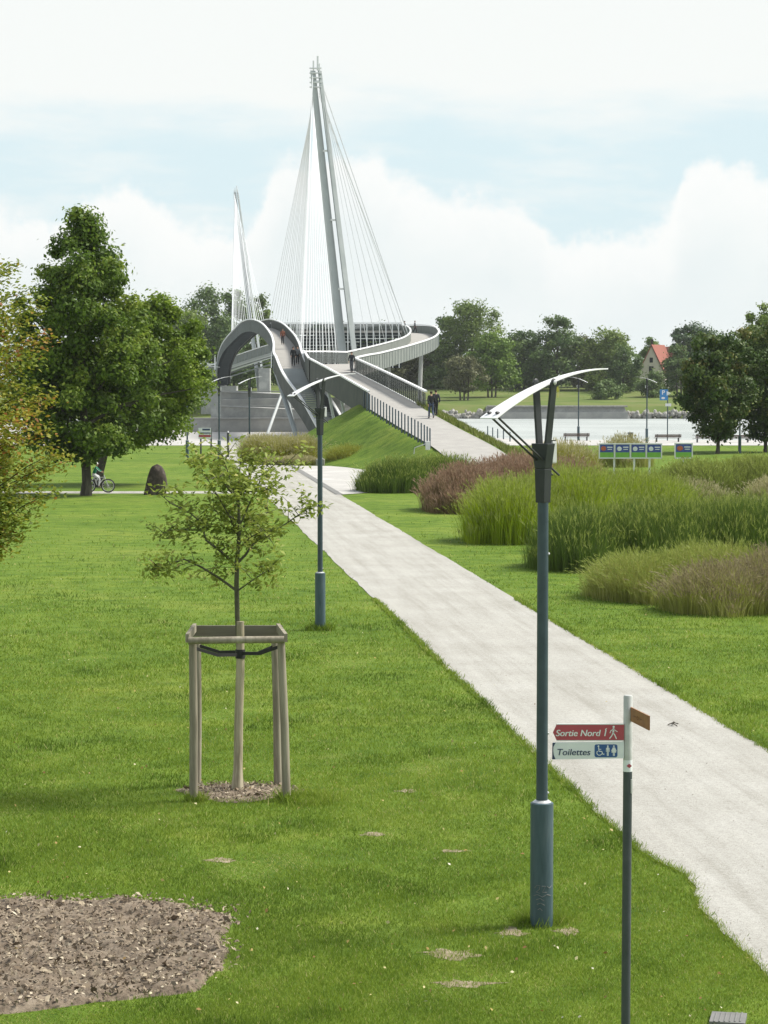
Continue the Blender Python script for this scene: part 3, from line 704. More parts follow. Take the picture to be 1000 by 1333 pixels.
# quayside trees on the right
tree('lime_tree', 'dark bushy tree by the benches on the near bank', (xpx(934, 176), 176, 0), 8.7, 1.2, 2.75, prof_ell, L_lime, 120, 26000, .25, 21, trunk_r=.14, clump=.22, irr=.35)
tree('lime_tree', 'dark tree at the right edge overlapping the bushy one by the benches', (xpx(996, 180), 180, 0), 9.6, .9, 3.1, prof_ell, L_lime, 130, 28000, .25, 22, trunk_r=.15, clump=.22, irr=.35)
tree('poplar_tree', 'loose pale green tree rising behind the dark trees at the right edge', (xpx(990, 290), 290, -.2), 15.0, 4, 3.4, prof_oak, L_far2, 50, 8000, .36, 23, trunk_r=.2, clump=.2, irr=.4)
# far bank trees: px, half width px, top py, base py, D, material, profile, kind
FT = [
 (236, 34, 384, 500, 560, L_far2, prof_dome, 'broad green tree on the far bank nearest the left oaks'),
 (268, 40, 376, 502, 575, L_far1, prof_dome, 'dark tree beyond the left end of the arched deck'),
 (305, 36, 377, 502, 590, L_far1, prof_dome, 'dark tree behind the distant mast'),
 (336, 26, 386, 502, 600, L_far2, prof_dome, 'green tree behind the top of the arched deck'),
 (372, 30, 428, 503, 620, L_far1, prof_dome, 'low dark tree seen through the left of the platform lattice'),
 (412, 30, 424, 503, 625, L_far1, prof_dome, 'low dark tree left of the near mast foot'),
 (452, 30, 428, 503, 620, L_far5, prof_dome, 'low dark tree directly behind the near mast foot'),
 (492, 30, 426, 503, 615, L_far1, prof_dome, 'low dark tree seen through the right of the platform lattice'),
 (530, 28, 450, 503, 600, L_far3, prof_dome, 'brownish tree under the bend of the curved deck'),
 (556, 24, 440, 503, 605, L_far2, prof_dome, 'green tree just right of the bend of the curved deck'),
 (585, 26, 408, 503, 598, L_far1, prof_oak, 'dark green tree at the left flank of the tallest far tree'),
 (614, 40, 386, 503, 592, L_far2, prof_oak, 'tallest loose topped tree on the far bank'),
 (604, 23, 459, 518, 540, L_far3, prof_ell, 'small brownish round tree on the grass of the far bank'),
 (640, 28, 436, 512, 556, L_far4, prof_oak, 'bright green tree beside the small brownish round tree'),
 (682, 32, 433, 503, 590, L_far1, prof_dome, 'dark rounded tree left of the pointed dark green tree'),
 (725, 31, 411, 503, 585, L_far1, prof_oak, 'dark green tree with a high domed top above the curved lamp reflector'),
 (757, 24, 438, 503, 600, L_far3, prof_dome, 'dull olive tree behind the tip of the lamp reflector'),
 (790, 36, 431, 503, 585, L_far2, prof_dome, 'wide green tree left of the gabled house'),
 (810, 22, 452, 503, 575, L_far1, prof_dome, 'low dark tree in front of the left wall of the gabled house'),
 (886, 24, 452, 506, 560, L_far1, prof_dome, 'dark tree in front of the right wall of the gabled house'),
 (880, 15, 424, 503, 610, L_far5, prof_cone, 'dark pointed conifer right of the gabled house'),
 (906, 30, 417, 503, 598, L_far5, prof_oak, 'dark flat topped tree right of the gabled house'),
 (940, 34, 432, 503, 600, L_far1, prof_dome, 'dark tree behind the bushy quay tree'),
 (985, 34, 424, 503, 600, L_far2, prof_dome, 'green far bank tree at the right edge'),
 (846, 14, 440, 503, 640, L_far4, prof_dome, 'pale green tree top peeping over the ridge of the gabled house'),
]
for i, (px, hwp, ty, by, D, mt, pf_, lab) in enumerate(FT):
    zb = np.interp(D, [512, 530, 560, 585, 605, 700], [-.6, .2, 1.2, 2.6, 3.4, 3.5]); H = zpx(ty, D)-zb; rad = hwp/F*D*1.02
    small = by > 505
    tree('far_tree', lab, (xpx(px, D), D, zb-.1), H, H*(.16 if small else .04), rad, pf_, mt, 80 if hwp > 25 else 55, 13000 if hwp > 25 else 8000, .66 if hwp > 25 else .55, 100+i, 'trees on the far bank of the river', trunk_r=.35 if not small else .2, clump=.30, ntr=3 if small else 1, irr=.25)
for i, (px, hwp, ty, D, lab) in enumerate([(789, 21, 497, 545, 'rounded dark bush on the grass slope of the far bank'), (562, 18, 478, 590, 'olive bush at the edge of the grass right of the curved deck'), (702, 18, 478, 598, 'dark bush between the rounded tree and the high domed tree'), (850, 20, 485, 556, 'dark bush hiding the foot of the gabled house')]):
    zb = float(np.interp(D, [512, 530, 560, 585, 605], [-.6, .2, 1.2, 2.6, 3.4])); H = zpx(ty, D)-zb
    tree('far_bush', lab, (xpx(px, D), D, zb-.1), H, .1, hwp/F*D, prof_dome, L_far1, 40, 6000, .5, 200+i, 'bushes on the far bank of the river', trunk_r=.12, cat='bush', clump=.32)
# a far wood behind everything that closes the skyline on both sides
def far_wood():
    r = np.random.default_rng(5); n = 26000; px = r.uniform(-200, 1200, n); D = r.uniform(650, 700, n)
    top = 452+10*vnoise(px*.045, 0, 1)+7*vnoise(px*.15, 0, 2); py = top+(505-top)*r.random(n)**1.3
    C = np.stack([(px-500)/F*D, D, EYE-(py-492)/F*D], 1); nr = r.normal(size=(n, 3))+np.array([0, -.4, .5]); nr /= np.linalg.norm(nr, axis=1)[:, None]
    V, Q = leaf_quads(C, r.uniform(.7, 1.5, n), nr, r, .7, .05)
    tag(mesh_np('far_wood', V, Q, L_far1, None, np.repeat(np.clip(r.normal(.5, .2, n), 0, 1), 4)), kind='stuff')
far_wood()

# autumn tree at the left edge: sprays of twigs
def spray_tree():
    r = np.random.default_rng(31); bx = xpx(-120, 38); root = thing('hornbeam_tree', 'yellowing green and rust leaved tree cut by the left edge', 'tree', (bx, 38, 0))
    W = MB(); C = []; NR = []; T = []
    W.tube([(0, 0, -.1), (.03, 0, 1.2), (.0, .05, 3.2), (.1, 0, 5.5), (.1, 0, 7.6)], [.15, .12, .09, .055, .012], 8)
    sprays = []
    tips = [(28, 348, 0), (12, 352, .5), (46, 378, -.3), (64, 398, .2), (30, 420, .4), (8, 400, -.5), (66, 440, .1), (52, 470, -.4), (40, 455, .6), (62, 505, 0), (72, 520, .3), (48, 540, -.6), (70, 560, -.1), (84, 588, .1), (98, 600, 0), (60, 615, .5), (78, 640, -.4), (40, 650, .2), (48, 672, -.1), (20, 690, .4), (30, 700, -.3), (8, 718, .1), (-10, 735, .3), (20, 600, .7), (30, 570, -.8), (10, 640, -.7), (24, 500, .8), (5, 460, -.9), (20, 540, 0), (0, 580, .9), (-10, 660, -.8), (-5, 520, -1.0), (0, 620, .2), (-20, 480, .5), (-30, 560, -.4), (-25, 420, .1), (-20, 690, .2), (-40, 380, 0)]
    for k in range(48): tips.append((r.uniform(-60, 35), r.uniform(400, 705), r.uniform(-1.6, 1.6)))
    for k in range(40): tips.append((-240-r.uniform(-60, 110), r.uniform(350, 720), r.uniform(-1.2, 1.2)))
    for (px, py, dd) in tips:
        px -= 10; e = at(px, py, 38+dd)-Vector((bx, 38, 0)); h0 = max(1.0, min(6.5, e.z-abs(e.x)*r.uniform(.45, .7)-.2)); s = Vector((.03, 0, h0))
        mid = s.lerp(e, .5)+Vector((0, 0, .16)); c1 = s.lerp(e, .8)+Vector((0, 0, .12)); W.tube([s, mid, c1, e], [.022, .013, .008, .003], 5)
        ln = (e-s).length; nl = int(190+ln*95); warm = np.clip(r.normal(.42, .12)+(.48 if 420 < py < 590 else .12)*r.random(), 0, 1)
        for q in range(nl):
            t = .30+.72*r.random()**.8; p = s.lerp(e, t)+Vector((0, 0, .16*math.sin(math.pi*min(1, t)))); w = .04+.16*math.sin(math.pi*min(1, max(.08, t*.86)))
            p += Vector((r.normal(0, w), r.normal(0, w), r.normal(0, w*.72))); C.append(p); NR.append((r.normal(0, .5), r.normal(-.25, .5), 1.0)); T.append(np.clip(warm+r.normal(0, .17), 0, 1))
    NR = np.array(NR); NR /= np.linalg.norm(NR, axis=1)[:, None]; n = len(C)
    V, Q = leaf_quads(np.array([tuple(c) for c in C]), r.uniform(.055, .105, n), NR, r, .6, .1)
    mesh_np('crown', V, Q, L_hazel, root, np.repeat(np.array(T), 4), world=False)
    W.build('trunk', M_bark, root, smooth=True, world=False)
spray_tree()

# ------------------------------------------------------------------ staked sapling
def sapling():
    D0 = 32.0; bx = xpx(311, D0); r = np.random.default_rng(41)
    root = thing('young_oak_tree', 'thin young oak with a wrapped pale trunk tied inside the wooden stakes', 'tree', (bx, D0, 0))
    def lp(px, py, d=0.0): return at(px, py, D0+d)-Vector((bx, D0, 0))
    wr = MB(); wr.tube([lp(309, 1033), lp(310, 1000), lp(311, 930), lp(313, 870), lp(313, 809)], [.088, .062, .058, .056, .05], 12); w = wr.build('trunk_wrap', M_wrap, root, smooth=True, world=False)
    t = MB(); t.tube([lp(312, 870), lp(309, 800, .03), lp(308, 760), lp(309, 725), lp(312, 690), lp(310, 640), lp(314, 590)], [.034, .033, .032, .03, .022, .014, .005], 8)
    limbs = [([(308, 737), (295, 724), (285, 716), (268, 703), (262, 680), (248, 668), (222, 655), (205, 640)], [0, -.1, -.15, -.2, -.2, -.25, -.3, -.35]),
             ([(309, 733), (320, 722), (330, 707), (348, 698), (372, 682), (392, 668), (412, 655)], [0, .1, .1, .15, .2, .2, .25]),
             ([(307, 768), (285, 752), (262, 738), (240, 728), (212, 738), (196, 742)], [0, .15, .2, .3, .3, .35]),
             ([(308, 770), (325, 758), (345, 745), (358, 742)], [0, -.15, -.25, -.3]),
             ([(311, 700), (298, 670), (280, 640), (262, 610), (252, 595)], [0, .1, .2, .3, .3]),
             ([(310, 690), (325, 655), (342, 620), (362, 600), (378, 606)], [0, -.1, -.2, -.2, -.2]),
             ([(311, 660), (300, 625), (292, 600), (288, 588)], [0, -.2, -.3, -.3]),
             ([(311, 650), (322, 625), (330, 604), (334, 592)], [0, .2, .3, .3]),
             ([(263, 690), (240, 690), (220, 690), (206, 700)], [-.2, -.1, 0, 0]),
             ([(310, 680), (300, 672), (286, 668), (272, 662)], [0, .3, .5, .6]),
             ([(310, 690), (330, 678), (346, 668), (358, 664)], [0, .3, .5, .6]),
             ([(311, 715), (325, 700), (345, 690), (360, 715)], [0, -.3, -.5, -.6]),
             ([(311, 650), (300, 640), (285, 620), (270, 625)], [0, -.4, -.6, -.7]),
             ([(311, 640), (330, 640), (345, 640), (360, 630)], [0, -.3, -.6, -.7])]
    C = []; NR = []; T = []
    def leaves(p, spread, n):
        warm = np.clip(r.normal(.45, .15), 0, 1)
        for _ in range(n):
            q = p+Vector((r.normal(0, spread), r.normal(0, spread), r.normal(0, spread*.75))); C.append(tuple(q)); NR.append((r.normal(0, .6), r.normal(-.3, .6), 1)); T.append(np.clip(warm+r.normal(0, .2), 0, 1))
    for li, (pp, dd) in enumerate(limbs):
        pts = [lp(a[0], a[1], d) for a, d in zip(pp, dd)]; n = len(pts); r0 = .02 if li < 3 else .013
        t.tube(pts, [r0*(1-.8*i/(n-1)) for i in range(n)], 6)
        for i in range(1, n):
            for k in range(4):
                if i == 1 and li < 4: continue
                s = pts[i-1].lerp(pts[i], r.random()); e = s+Vector((r.normal(0, .15), r.normal(0, .15), r.normal(.06, .11)))
                t.tube([s, s.lerp(e, .5)+Vector((0, 0, .02)), e], [.006, .004, .002], 4)
                leaves(e, .06, 11); leaves(s.lerp(e, .55), .05, 5)
        leaves(pts[-1], .09, 22)
    for (px, py, d, n, s) in ((280, 612, .2, 60, .10), (305, 605, 0, 60, .11), (330, 615, .1, 55, .11), (312, 640, -.2, 60, .13), (290, 660, .2, 55, .12), (345, 650, .2, 45, .11), (335, 690, 0, 45, .12), (315, 668, .3, 55, .14), (258, 600, .2, 55, .09), (212, 735, .3, 50, .10), (345, 752, -.2, 45, .10), (235, 690, 0, 30, .10), (402, 668, .2, 34, .08), (330, 760, -.2, 26, .07), (290, 748, .1, 18, .07), (240, 640, .2, 26, .1)): leaves(lp(px, py, d), s, n)
    NR = np.array(NR); NR /= np.linalg.norm(NR, axis=1)[:, None]; n = len(C)
    V, Q = leaf_quads(np.array(C), r.uniform(.062, .118, n), NR, r, .44, .1)
    mesh_np('crown', V, Q, L_sap, root, np.repeat(np.array(T), 4), world=False); t.build('trunk', M_barkdark, root, smooth=True, world=False)
    # stake frame
    fr = thing('tree_stake_frame', 'weathered wooden four post stake frame round the young oak', 'tree stakes', (bx, D0, 0))
    P = {'fl': (at(252, 1047, 31.25), at(251, 838, 31.2)), 'fr': (at(373.5, 1046, 31.25), at(366, 836, 31.25)), 'bl': (at(256.5, 1026, 32.45), at(257, 835, 32.4)), 'br': (at(362, 1025, 32.45), at(358, 836, 32.4))}
    tops = {}
    for k, (a, b) in P.items():
        a = Vector((a.x, a.y, -.1)); m = MB(); mid = a.lerp(b, .5)+Vector((.008, 0, 0)); m.tube([a, mid, b], [.056, .054, .05], 12); m.build('stake', M_wood, fr, smooth=True); tops[k] = b
    zt = tops['fl'].z
    m = MB(); m.tube([at(245.5, 834, 31.12), at(305, 833, 31.1), at(370, 832.5, 31.12)], .046, 12); m.build('front_rail', M_wood, fr, smooth=True)
    m = MB(); m.box((.5*(tops['bl'].x+tops['br'].x), 32.5, zt+.03), (1.24, .035, .15)); m.build('back_board', M_woodgrey, fr)
    for a, b in (('fl', 'bl'), ('fr', 'br')):
        m = MB(); p, q = tops[a].copy(), tops[b].copy(); p.z = q.z = zt+.08; sx = -.065 if a == 'fl' else .065; m.beam(p+Vector((sx, -.09, 0)), q+Vector((sx*.6, .07, 0)), .045, .11); m.build('side_rail', M_wood, fr)
    tc = at(313, 852, 32.0)
    for k, dz in (('fl', 0), ('fr', .02), ('bl', .03), ('br', .01)):
        m = MB(); s = tops[k]+Vector((0, 0, -.05)); e = tc+Vector((-.03 if k[1] == 'l' else .03, -.05 if k[0] == 'f' else .05, dz)); mid = s.lerp(e, .55)+Vector((0, 0, -.045))
        m.beam(s, mid, .012, .042); m.beam(mid, e, .012, .042); m.build('strap', M_strap, fr)
    m = MB(); m.tube([tc+Vector((0, 0, -.05)), tc+Vector((0, 0, .07))], .066, 12); m.build('strap_collar', M_strap, fr)
    # mulch ring
    a = np.linspace(0, 2*math.pi, 40, endpoint=False); mm = MB(); vs = [(bx, D0-.1, .03)]+[(bx+(.78+.10*math.sin(3*t)+.06*math.sin(7*t))*math.cos(t), D0-.1+(.72+.09*math.cos(4*t))*math.sin(t), .006) for t in a]
    mm.add(vs, [(0, i+1, (i+1) % 40+1) for i in range(40)]); tag(mm.build('mulch_ring', M_soil), kind='stuff')
sapling()

# ------------------------------------------------------------------ ornamental grasses
def grass_bed(label, ells, h, n, mat, seed, plume=None, plume_f=0.0, w=.018, lean=.35, name='ornamental_grass', edge=.42, group=None, cat='grasses', tuft=.16, droop=.25):
    r = np.random.default_rng(seed); cx = np.mean([e[0] for e in ells]); cy = np.mean([e[1] for e in ells])
    root = thing(name, label, cat, (cx, cy, 0), 0, group); n = int(n*2.3); w *= .52
    ar = np.array([e[2]*e[3] for e in ells]); pk = r.choice(len(ells), n//26+1, p=ar/ar.sum())
    E = np.array([(e+(1.0,))[:5] if len(e) == 4 else e for e in ells], float)[pk]
    a = r.uniform(0, 2*np.pi, len(pk)); q = np.sqrt(r.random(len(pk)))*(1+.07*np.sin(3*a+seed)+.05*np.sin(7*a))
    tx = E[:, 0]+np.cos(a)*q*E[:, 2]; ty = E[:, 1]+np.sin(a)*q*E[:, 3]; th = h*E[:, 4]*(1-(1-edge)*q**3)*r.uniform(.82, 1.12, len(pk))*(1+.10*vnoise(tx*1.4, ty*1.1, seed)); tt = r.normal(.5, .14, len(pk))
    k = r.integers(0, len(pk), n); az = r.uniform(0, 2*np.pi, n); rr = np.abs(r.normal(0, tuft, n))
    bx = tx[k]+np.cos(az)*rr; by = ty[k]+np.sin(az)*rr; H = th[k]*(.62+.40*np.sqrt(r.random(n))); ln = H*lean*r.uniform(.15, 1.2, n)*(.4+rr/tuft*.5)
    dx, dy = np.cos(az)*ln, np.sin(az)*ln; va = r.uniform(0, np.pi, n); wx, wy = np.cos(va)*w*.5, np.sin(va)*w*.5; wv = r.uniform(.6, 1.3, n)
    V = np.empty((n, 8, 3)); 
    for j, (t, ww) in enumerate(((0, .9), (.45, 1.0), (.8, .75), (1, .15))):
        X = bx+dx*t*t-cx; Y = by+dy*t*t-cy; Z = H*(t-droop*.5*t**4*np.clip(ln/H*2.2, 0, 1))
        V[:, 2*j] = np.stack([X-wx*ww*wv, Y-wy*ww*wv, Z], 1); V[:, 2*j+1] = np.stack([X+wx*ww*wv, Y+wy*ww*wv, Z], 1)
    base = np.arange(n)[:, None]*8; Q = np.concatenate([base+np.array([[0, 1, 3, 2]]), base+np.array([[2, 3, 5, 4]]), base+np.array([[4, 5, 7, 6]])], 1).reshape(-1, 4)
    tint = np.clip(tt[k]+r.normal(0, .16, n), 0, 1)
    mesh_np('blades', V.reshape(-1, 3), Q, mat, root, np.repeat(tint, 8), world=False)
    if plume is not None:
        s = np.where(r.random(n) < plume_f)[0]; m_ = len(s)
        if m_:
            tip = (V[s, 6]+V[s, 7])/2; d = tip-(V[s, 4]+V[s, 5])/2; d /= np.linalg.norm(d, axis=1)[:, None]+1e-9
            rep = 3; tip = np.repeat(tip, rep, 0); d = np.repeat(d, rep, 0)+r.normal(0, .22, (m_*rep, 3)); L_ = r.uniform(.10, .24, m_*rep)[:, None]*max(.7, h/2)
            sd = np.cross(d, r.normal(size=d.shape)); sd /= np.linalg.norm(sd, axis=1)[:, None]; sw = w*1.1
            PV = np.stack([tip-d*L_*.35, tip+sd*sw, tip+d*L_*.75, tip-sd*sw], 1)
            mesh_np('plumes', PV.reshape(-1, 3), np.arange(4*len(PV)).reshape(-1, 4), plume, root, np.repeat(np.clip(r.normal(.5, .25, len(PV)), 0, 1), 4), world=False)
    return root
G_dark = leafmat('dark_grass_blades', [(0, (.055, .10, .016)), (.5, (.10, .165, .026)), (1, (.17, .235, .045))], .35)
G_lime = leafmat('lime_grass_blades', [(0, (.16, .23, .012)), (.5, (.31, .42, .02)), (1, (.46, .54, .06))], .45)
G_red = leafmat('russet_grass_blades', [(0, (.14, .12, .05)), (.5, (.24, .175, .09)), (1, (.34, .255, .15))], .35)
G_tan = leafmat('tan_grass_blades', [(0, (.19, .23, .035)), (.5, (.34, .36, .085)), (1, (.50, .48, .20))], .4)
G_ochre = leafmat('ochre_grass_blades', [(0, (.19, .21, .025)), (.5, (.33, .34, .045)), (1, (.46, .42, .10))], .4)
G_olive = leafmat('olive_grass_blades', [(0, (.10, .13, .025)), (.5, (.165, .20, .042)), (1, (.25, .26, .075))], .35)
PL_tan = leafmat('tan_plumes', [(0, (.32, .30, .14)), (.5, (.46, .43, .23)), (1, (.60, .56, .36))], .35)
PL_red = leafmat('red_plumes', [(0, (.24, .15, .10)), (.5, (.34, .225, .155)), (1, (.44, .33, .23))], .35)
PL_green = leafmat('green_plumes', [(0, (.22, .28, .05)), (.5, (.30, .36, .075)), (1, (.40, .44, .14))], .35)
PL_brown = leafmat('brown_plumes', [(0, (.19, .16, .085)), (.5, (.285, .24, .135)), (1, (.40, .345, .21))], .35)
GG = 'beds of tall ornamental grass'
grass_bed('dark green rounded clump where the branch path leaves the main path', [(.6, 117.5, 1.9, 2.4, 1.0), (2.7, 119.5, 2.2, 2.6, 1.08)], 1.62, 14000, G_dark, 1, PL_green, .12, .026, group=GG)
grass_bed('russet brown grass bed behind the lime green one', [(3.6, 100.5, 2.0, 3.0, .9), (6.0, 104, 2.7, 4.6, 1.06), (7.9, 106, 1.6, 3, .95)], 2.0, 20000, G_red, 2, PL_red, .5, .024, group=GG)
grass_bed('tall lime green grass bed left of and behind the dark green one', [(4.3, 81.6, 1.6, 2.2, 1.0), (6.6, 84, 2.1, 2.8, 1.12), (9.2, 86, 2.0, 2.6, 1.0)], 2.2, 26000, G_lime, 3, PL_green, .25, .020, group=GG)
grass_bed('wide dark green grass bed right of the near lamp post', [(5.6, 70.2, 1.3, 2.2, 1.0), (7.9, 71.6, 2.0, 2.8, 1.08), (10.8, 72.5, 2.4, 3.0, 1.1)], 1.85, 30000, G_dark, 4, PL_green, .1, .018, group=GG, lean=.3)
grass_bed('low straw coloured grass bed nearest to the path on the right', [(6.5, 60.6, 1.25, 2.0, .95), (8.2, 60.8, 1.6, 2.2, 1.12)], 1.3, 16000, G_tan, 5, PL_green, .3, .014, lean=.6, group=GG, droop=.5)
grass_bed('brown plumed grass clump at the right edge, nearest of the grass beds', [(7.9, 57.0, 1.25, 1.5, .85), (10.4, 58.2, 2.0, 2.6, 1.12)], 1.35, 16000, G_tan, 6, PL_brown, .42, .014, lean=.5, group=GG)
grass_bed('green grass bed behind the single sign board at the right', [(14.4, 110, 2.0, 3.0, .95), (17.6, 112, 2.6, 4, 1.0)], 1.95, 12000, G_olive, 7, PL_green, .3, .026, group=GG)
grass_bed('ochre grass clump left of the row of sign boards', [(9.7, 131, 1.9, 2.4, 1.0)], 2.1, 6000, G_ochre, 8, PL_tan, .2, .028, group=GG)
grass_bed('pale straw tuft at the right edge beside the green grass', [(14.3, 93, .7, .9, .8), (15.6, 96, 1.1, 1.4, 1.5)], 1.05, 5000, G_tan, 9, PL_tan, .7, .022, group=GG)
grass_bed('olive and straw shrubbery left of the grassy embankment', [(-8.1, 158, 1.2, 2.0, 1.0), (-6.6, 157, 1.5, 2.2, 1.05), (-5.4, 156.4, 1.2, 1.8, .95)], 1.85, 12000, G_ochre, 10, PL_tan, .25, .03, group=GG, lean=.5)
grass_bed('low pale straw grass in front of the olive shrubbery', [(-5.4, 152.9, 1.2, .8, 1.0), (-7.2, 153.3, .9, .7, .9)], .6, 4000, G_tan, 11, PL_tan, .6, .028, group=GG, lean=.7)
grass_bed('small rounded olive clump at the foot of the grassy embankment', [(-2.2, 154, 1.25, 1.4, 1.0)], 1.35, 6000, G_ochre, 12, PL_green, .15, .028, group=GG, lean=.6)
grass_bed('thin straw reeds in front of the river behind the row of sign boards', [(15.0, 150, 1.7, 1.5, 1.0)], 2.0, 1100, G_tan, 13, PL_tan, .7, .03, group=GG, lean=.25)
grass_bed('olive grass behind the lime green bed next to the single sign board', [(12.0, 97, 2.2, 3, 1.0)], 1.35, 9000, G_olive, 14, PL_tan, .2, .024, group=GG)
# dry rough grass along the bank right of the ramp
def rough():
    r = np.random.default_rng(51); n = 26000; y = r.uniform(126, 226, n); c = np.array([tuple(ramp_at(min(max(v, 124), 204.9))) for v in y]); x = c[:, 0]+np.where(y < 170, 1.9+np.abs(r.normal(0, 2.2, n)), r.uniform(1.0, 11, n))
    bk = np.clip(246-2.4*x, 214, 300); ok = y < bk-.4; x, y, c = x[ok], y[ok], c[ok]; n = len(x)
    dist = np.maximum(0, x-c[:, 0]-2.15); z = np.where(y < 169, np.maximum(0, c[:, 2]-.03-.56*dist), 0); z = np.where((z < .6) & (y < 169), np.maximum(0, .6-(.6-(c[:, 2]-.03-.56*dist))*.55), z)
    h = r.uniform(.12, .42, n)*np.where(y > 170, 1.5, 1); w = .035; a = r.uniform(0, np.pi, n); lx, ly = r.normal(0, .1, n), r.normal(0, .1, n)
    wx, wy = np.cos(a)*w, np.sin(a)*w
    V = np.stack([np.stack([x-wx, y-wy, z-.03], 1), np.stack([x+wx, y+wy, z-.03], 1), np.stack([x+wx*.2+lx, y+wy*.2+ly, z+h], 1), np.stack([x-wx*.2+lx, y-wy*.2+ly, z+h], 1)], 1)
    tag(mesh_np('rough_grass', V.reshape(-1, 3), np.arange(4*n).reshape(n, 4), G_olive, None, np.repeat(np.clip(r.normal(.5, .25, n), 0, 1), 4)), kind='stuff')
rough()

# ------------------------------------------------------------------ lawn details
BED = [gnd(*p) for p in ((-260, 1172), (0, 1174), (90, 1172), (180, 1173), (250, 1177), (305, 1190), (312, 1205), (290, 1222), (306, 1240), (296, 1262), (272, 1276), (262, 1292), (200, 1300), (120, 1307), (60, 1316), (0, 1322), (-260, 1345))]
BEDP = np.array([(p.x, p.y) for p in BED])
def inpoly(x, y, P):
    c = np.zeros(len(x), bool); j = len(P)-1
    for i in range(len(P)):
        xi, yi, xj, yj = P[i, 0], P[i, 1], P[j, 0], P[j, 1]
        cond = ((yi > y) != (yj > y)) & (x < (xj-xi)*(y-yi)/(yj-yi+1e-12)+xi); c ^= cond; j = i
    return c
PATCH = [(590, 1243, .45, .17), (600, 1281, .5, .11), (485, 1086, .24, .12), (668, 1214, .24, .16), (288, 1120, .26, .11), (530, 1030, .2, .12), (740, 1213, .2, .14), (590, 1108, .28, .07)]
def build_bed():
    ys = np.arange(BEDP[:, 1].min(), BEDP[:, 1].max()+.3, .055)-.15; xs = np.arange(BEDP[:, 0].min(), BEDP[:, 0].max()+.3, .055); X, Y = np.meshgrid(xs, ys)
    Z = .03+.03*vnoise(X*5, Y*5, 1)+.03*vnoise(X*11, Y*12, 2)+.028*vnoise(X*23, Y*21, 5)+.05*np.abs(vnoise(X*2.2+Y*.8, Y*.4, 4)); ins = inpoly(X.ravel(), Y.ravel(), BEDP).reshape(X.shape); W = ins.astype(float)
    for _ in range(5):
        W = np.pad(W, 1, mode='edge'); W = (W[:-2, 1:-1]+W[2:, 1:-1]+W[1:-1, :-2]+W[1:-1, 2:]+W[1:-1, 1:-1])/5
    Z = np.maximum(Z, .0)*np.clip(W*2-.95, 0, 1)+.030*(np.clip(W*2-1.0, -1, 1)-1)
    V = np.stack([X, Y, Z], 2).reshape(-1, 3); ny, nx = X.shape; Q = []
    for j in range(ny-1):
        for i in range(nx-1):
            if W[j:j+2, i:i+2].max() > .08: o = j*nx+i; Q.append((o, o+1, o+nx+1, o+nx))
    tag(mesh_np('soil_bed', V, np.array(Q), M_soil, smooth=True), kind='structure')
    r = np.random.default_rng(61); n = 16000; x = r.uniform(BEDP[:, 0].min(), BEDP[:, 0].max()+.15, n); y = r.uniform(BEDP[:, 1].min()-.1, BEDP[:, 1].max()+.1, n)
    ok = inpoly(x+r.normal(0, .06, n), y+r.normal(0, .06, n), BEDP); x, y = x[ok], y[ok]; n = len(x)
    z = .04+.03*vnoise(x*5, y*5, 1)+.03*vnoise(x*11, y*12, 2)+.028*vnoise(x*23, y*21, 5)+.05*np.abs(vnoise(x*2.2+y*.8, y*.4, 4))+r.uniform(0, .02, n)
    ring = 900; a = r.uniform(0, 6.28, ring); q = np.sqrt(r.random(ring))*.78; bx = xpx(311, 32)
    x = np.concatenate([x, bx+np.cos(a)*q]); y = np.concatenate([y, 31.9+np.sin(a)*q*.9]); z = np.concatenate([np.maximum(z, .02), .03+r.uniform(0, .03, ring)]); n = len(x)
    nr = r.normal(size=(n, 3))*.6+np.array([0, -.1, .8]); nr /= np.linalg.norm(nr, axis=1)[:, None]
    V, Q = leaf_quads(np.stack([x, y, z], 1), r.gamma(2.4, .012, n)+.012, nr, r, .5, .08)
    tag(mesh_np('wood_chips', V, Q, M_chip, None, np.repeat(np.clip(r.beta(1.5, 2.2, n), 0, 1), 4)), kind='stuff')
build_bed()
for i, (px, py, rx, ry) in enumerate(PATCH):
    c = gnd(px, py); a = np.linspace(0, 2*math.pi, 28, endpoint=False); m = MB(); pr_ = np.random.default_rng(i).uniform(.45, 1.25, 28)
    vs = [(c.x, c.y, .008)]+[(c.x+.62*rx*pr_[k_]*(1+.25*math.sin(3*t+i))*math.cos(t), c.y+.62*ry*2.2*pr_[(k_*3) % 28]*math.sin(t), .004) for k_, t in enumerate(a)]
    m.add(vs, [(0, k+1, (k+1) % 28+1) for k in range(28)]); tag(m.build('bare_earth', M_bare), kind='structure')
M_blade = leafmat('lawn_blades', [(0, (.078, .134, .015)), (.4, (.168, .256, .026)), (.75, (.265, .338, .046)), (1, (.46, .43, .17))], .42, .7)
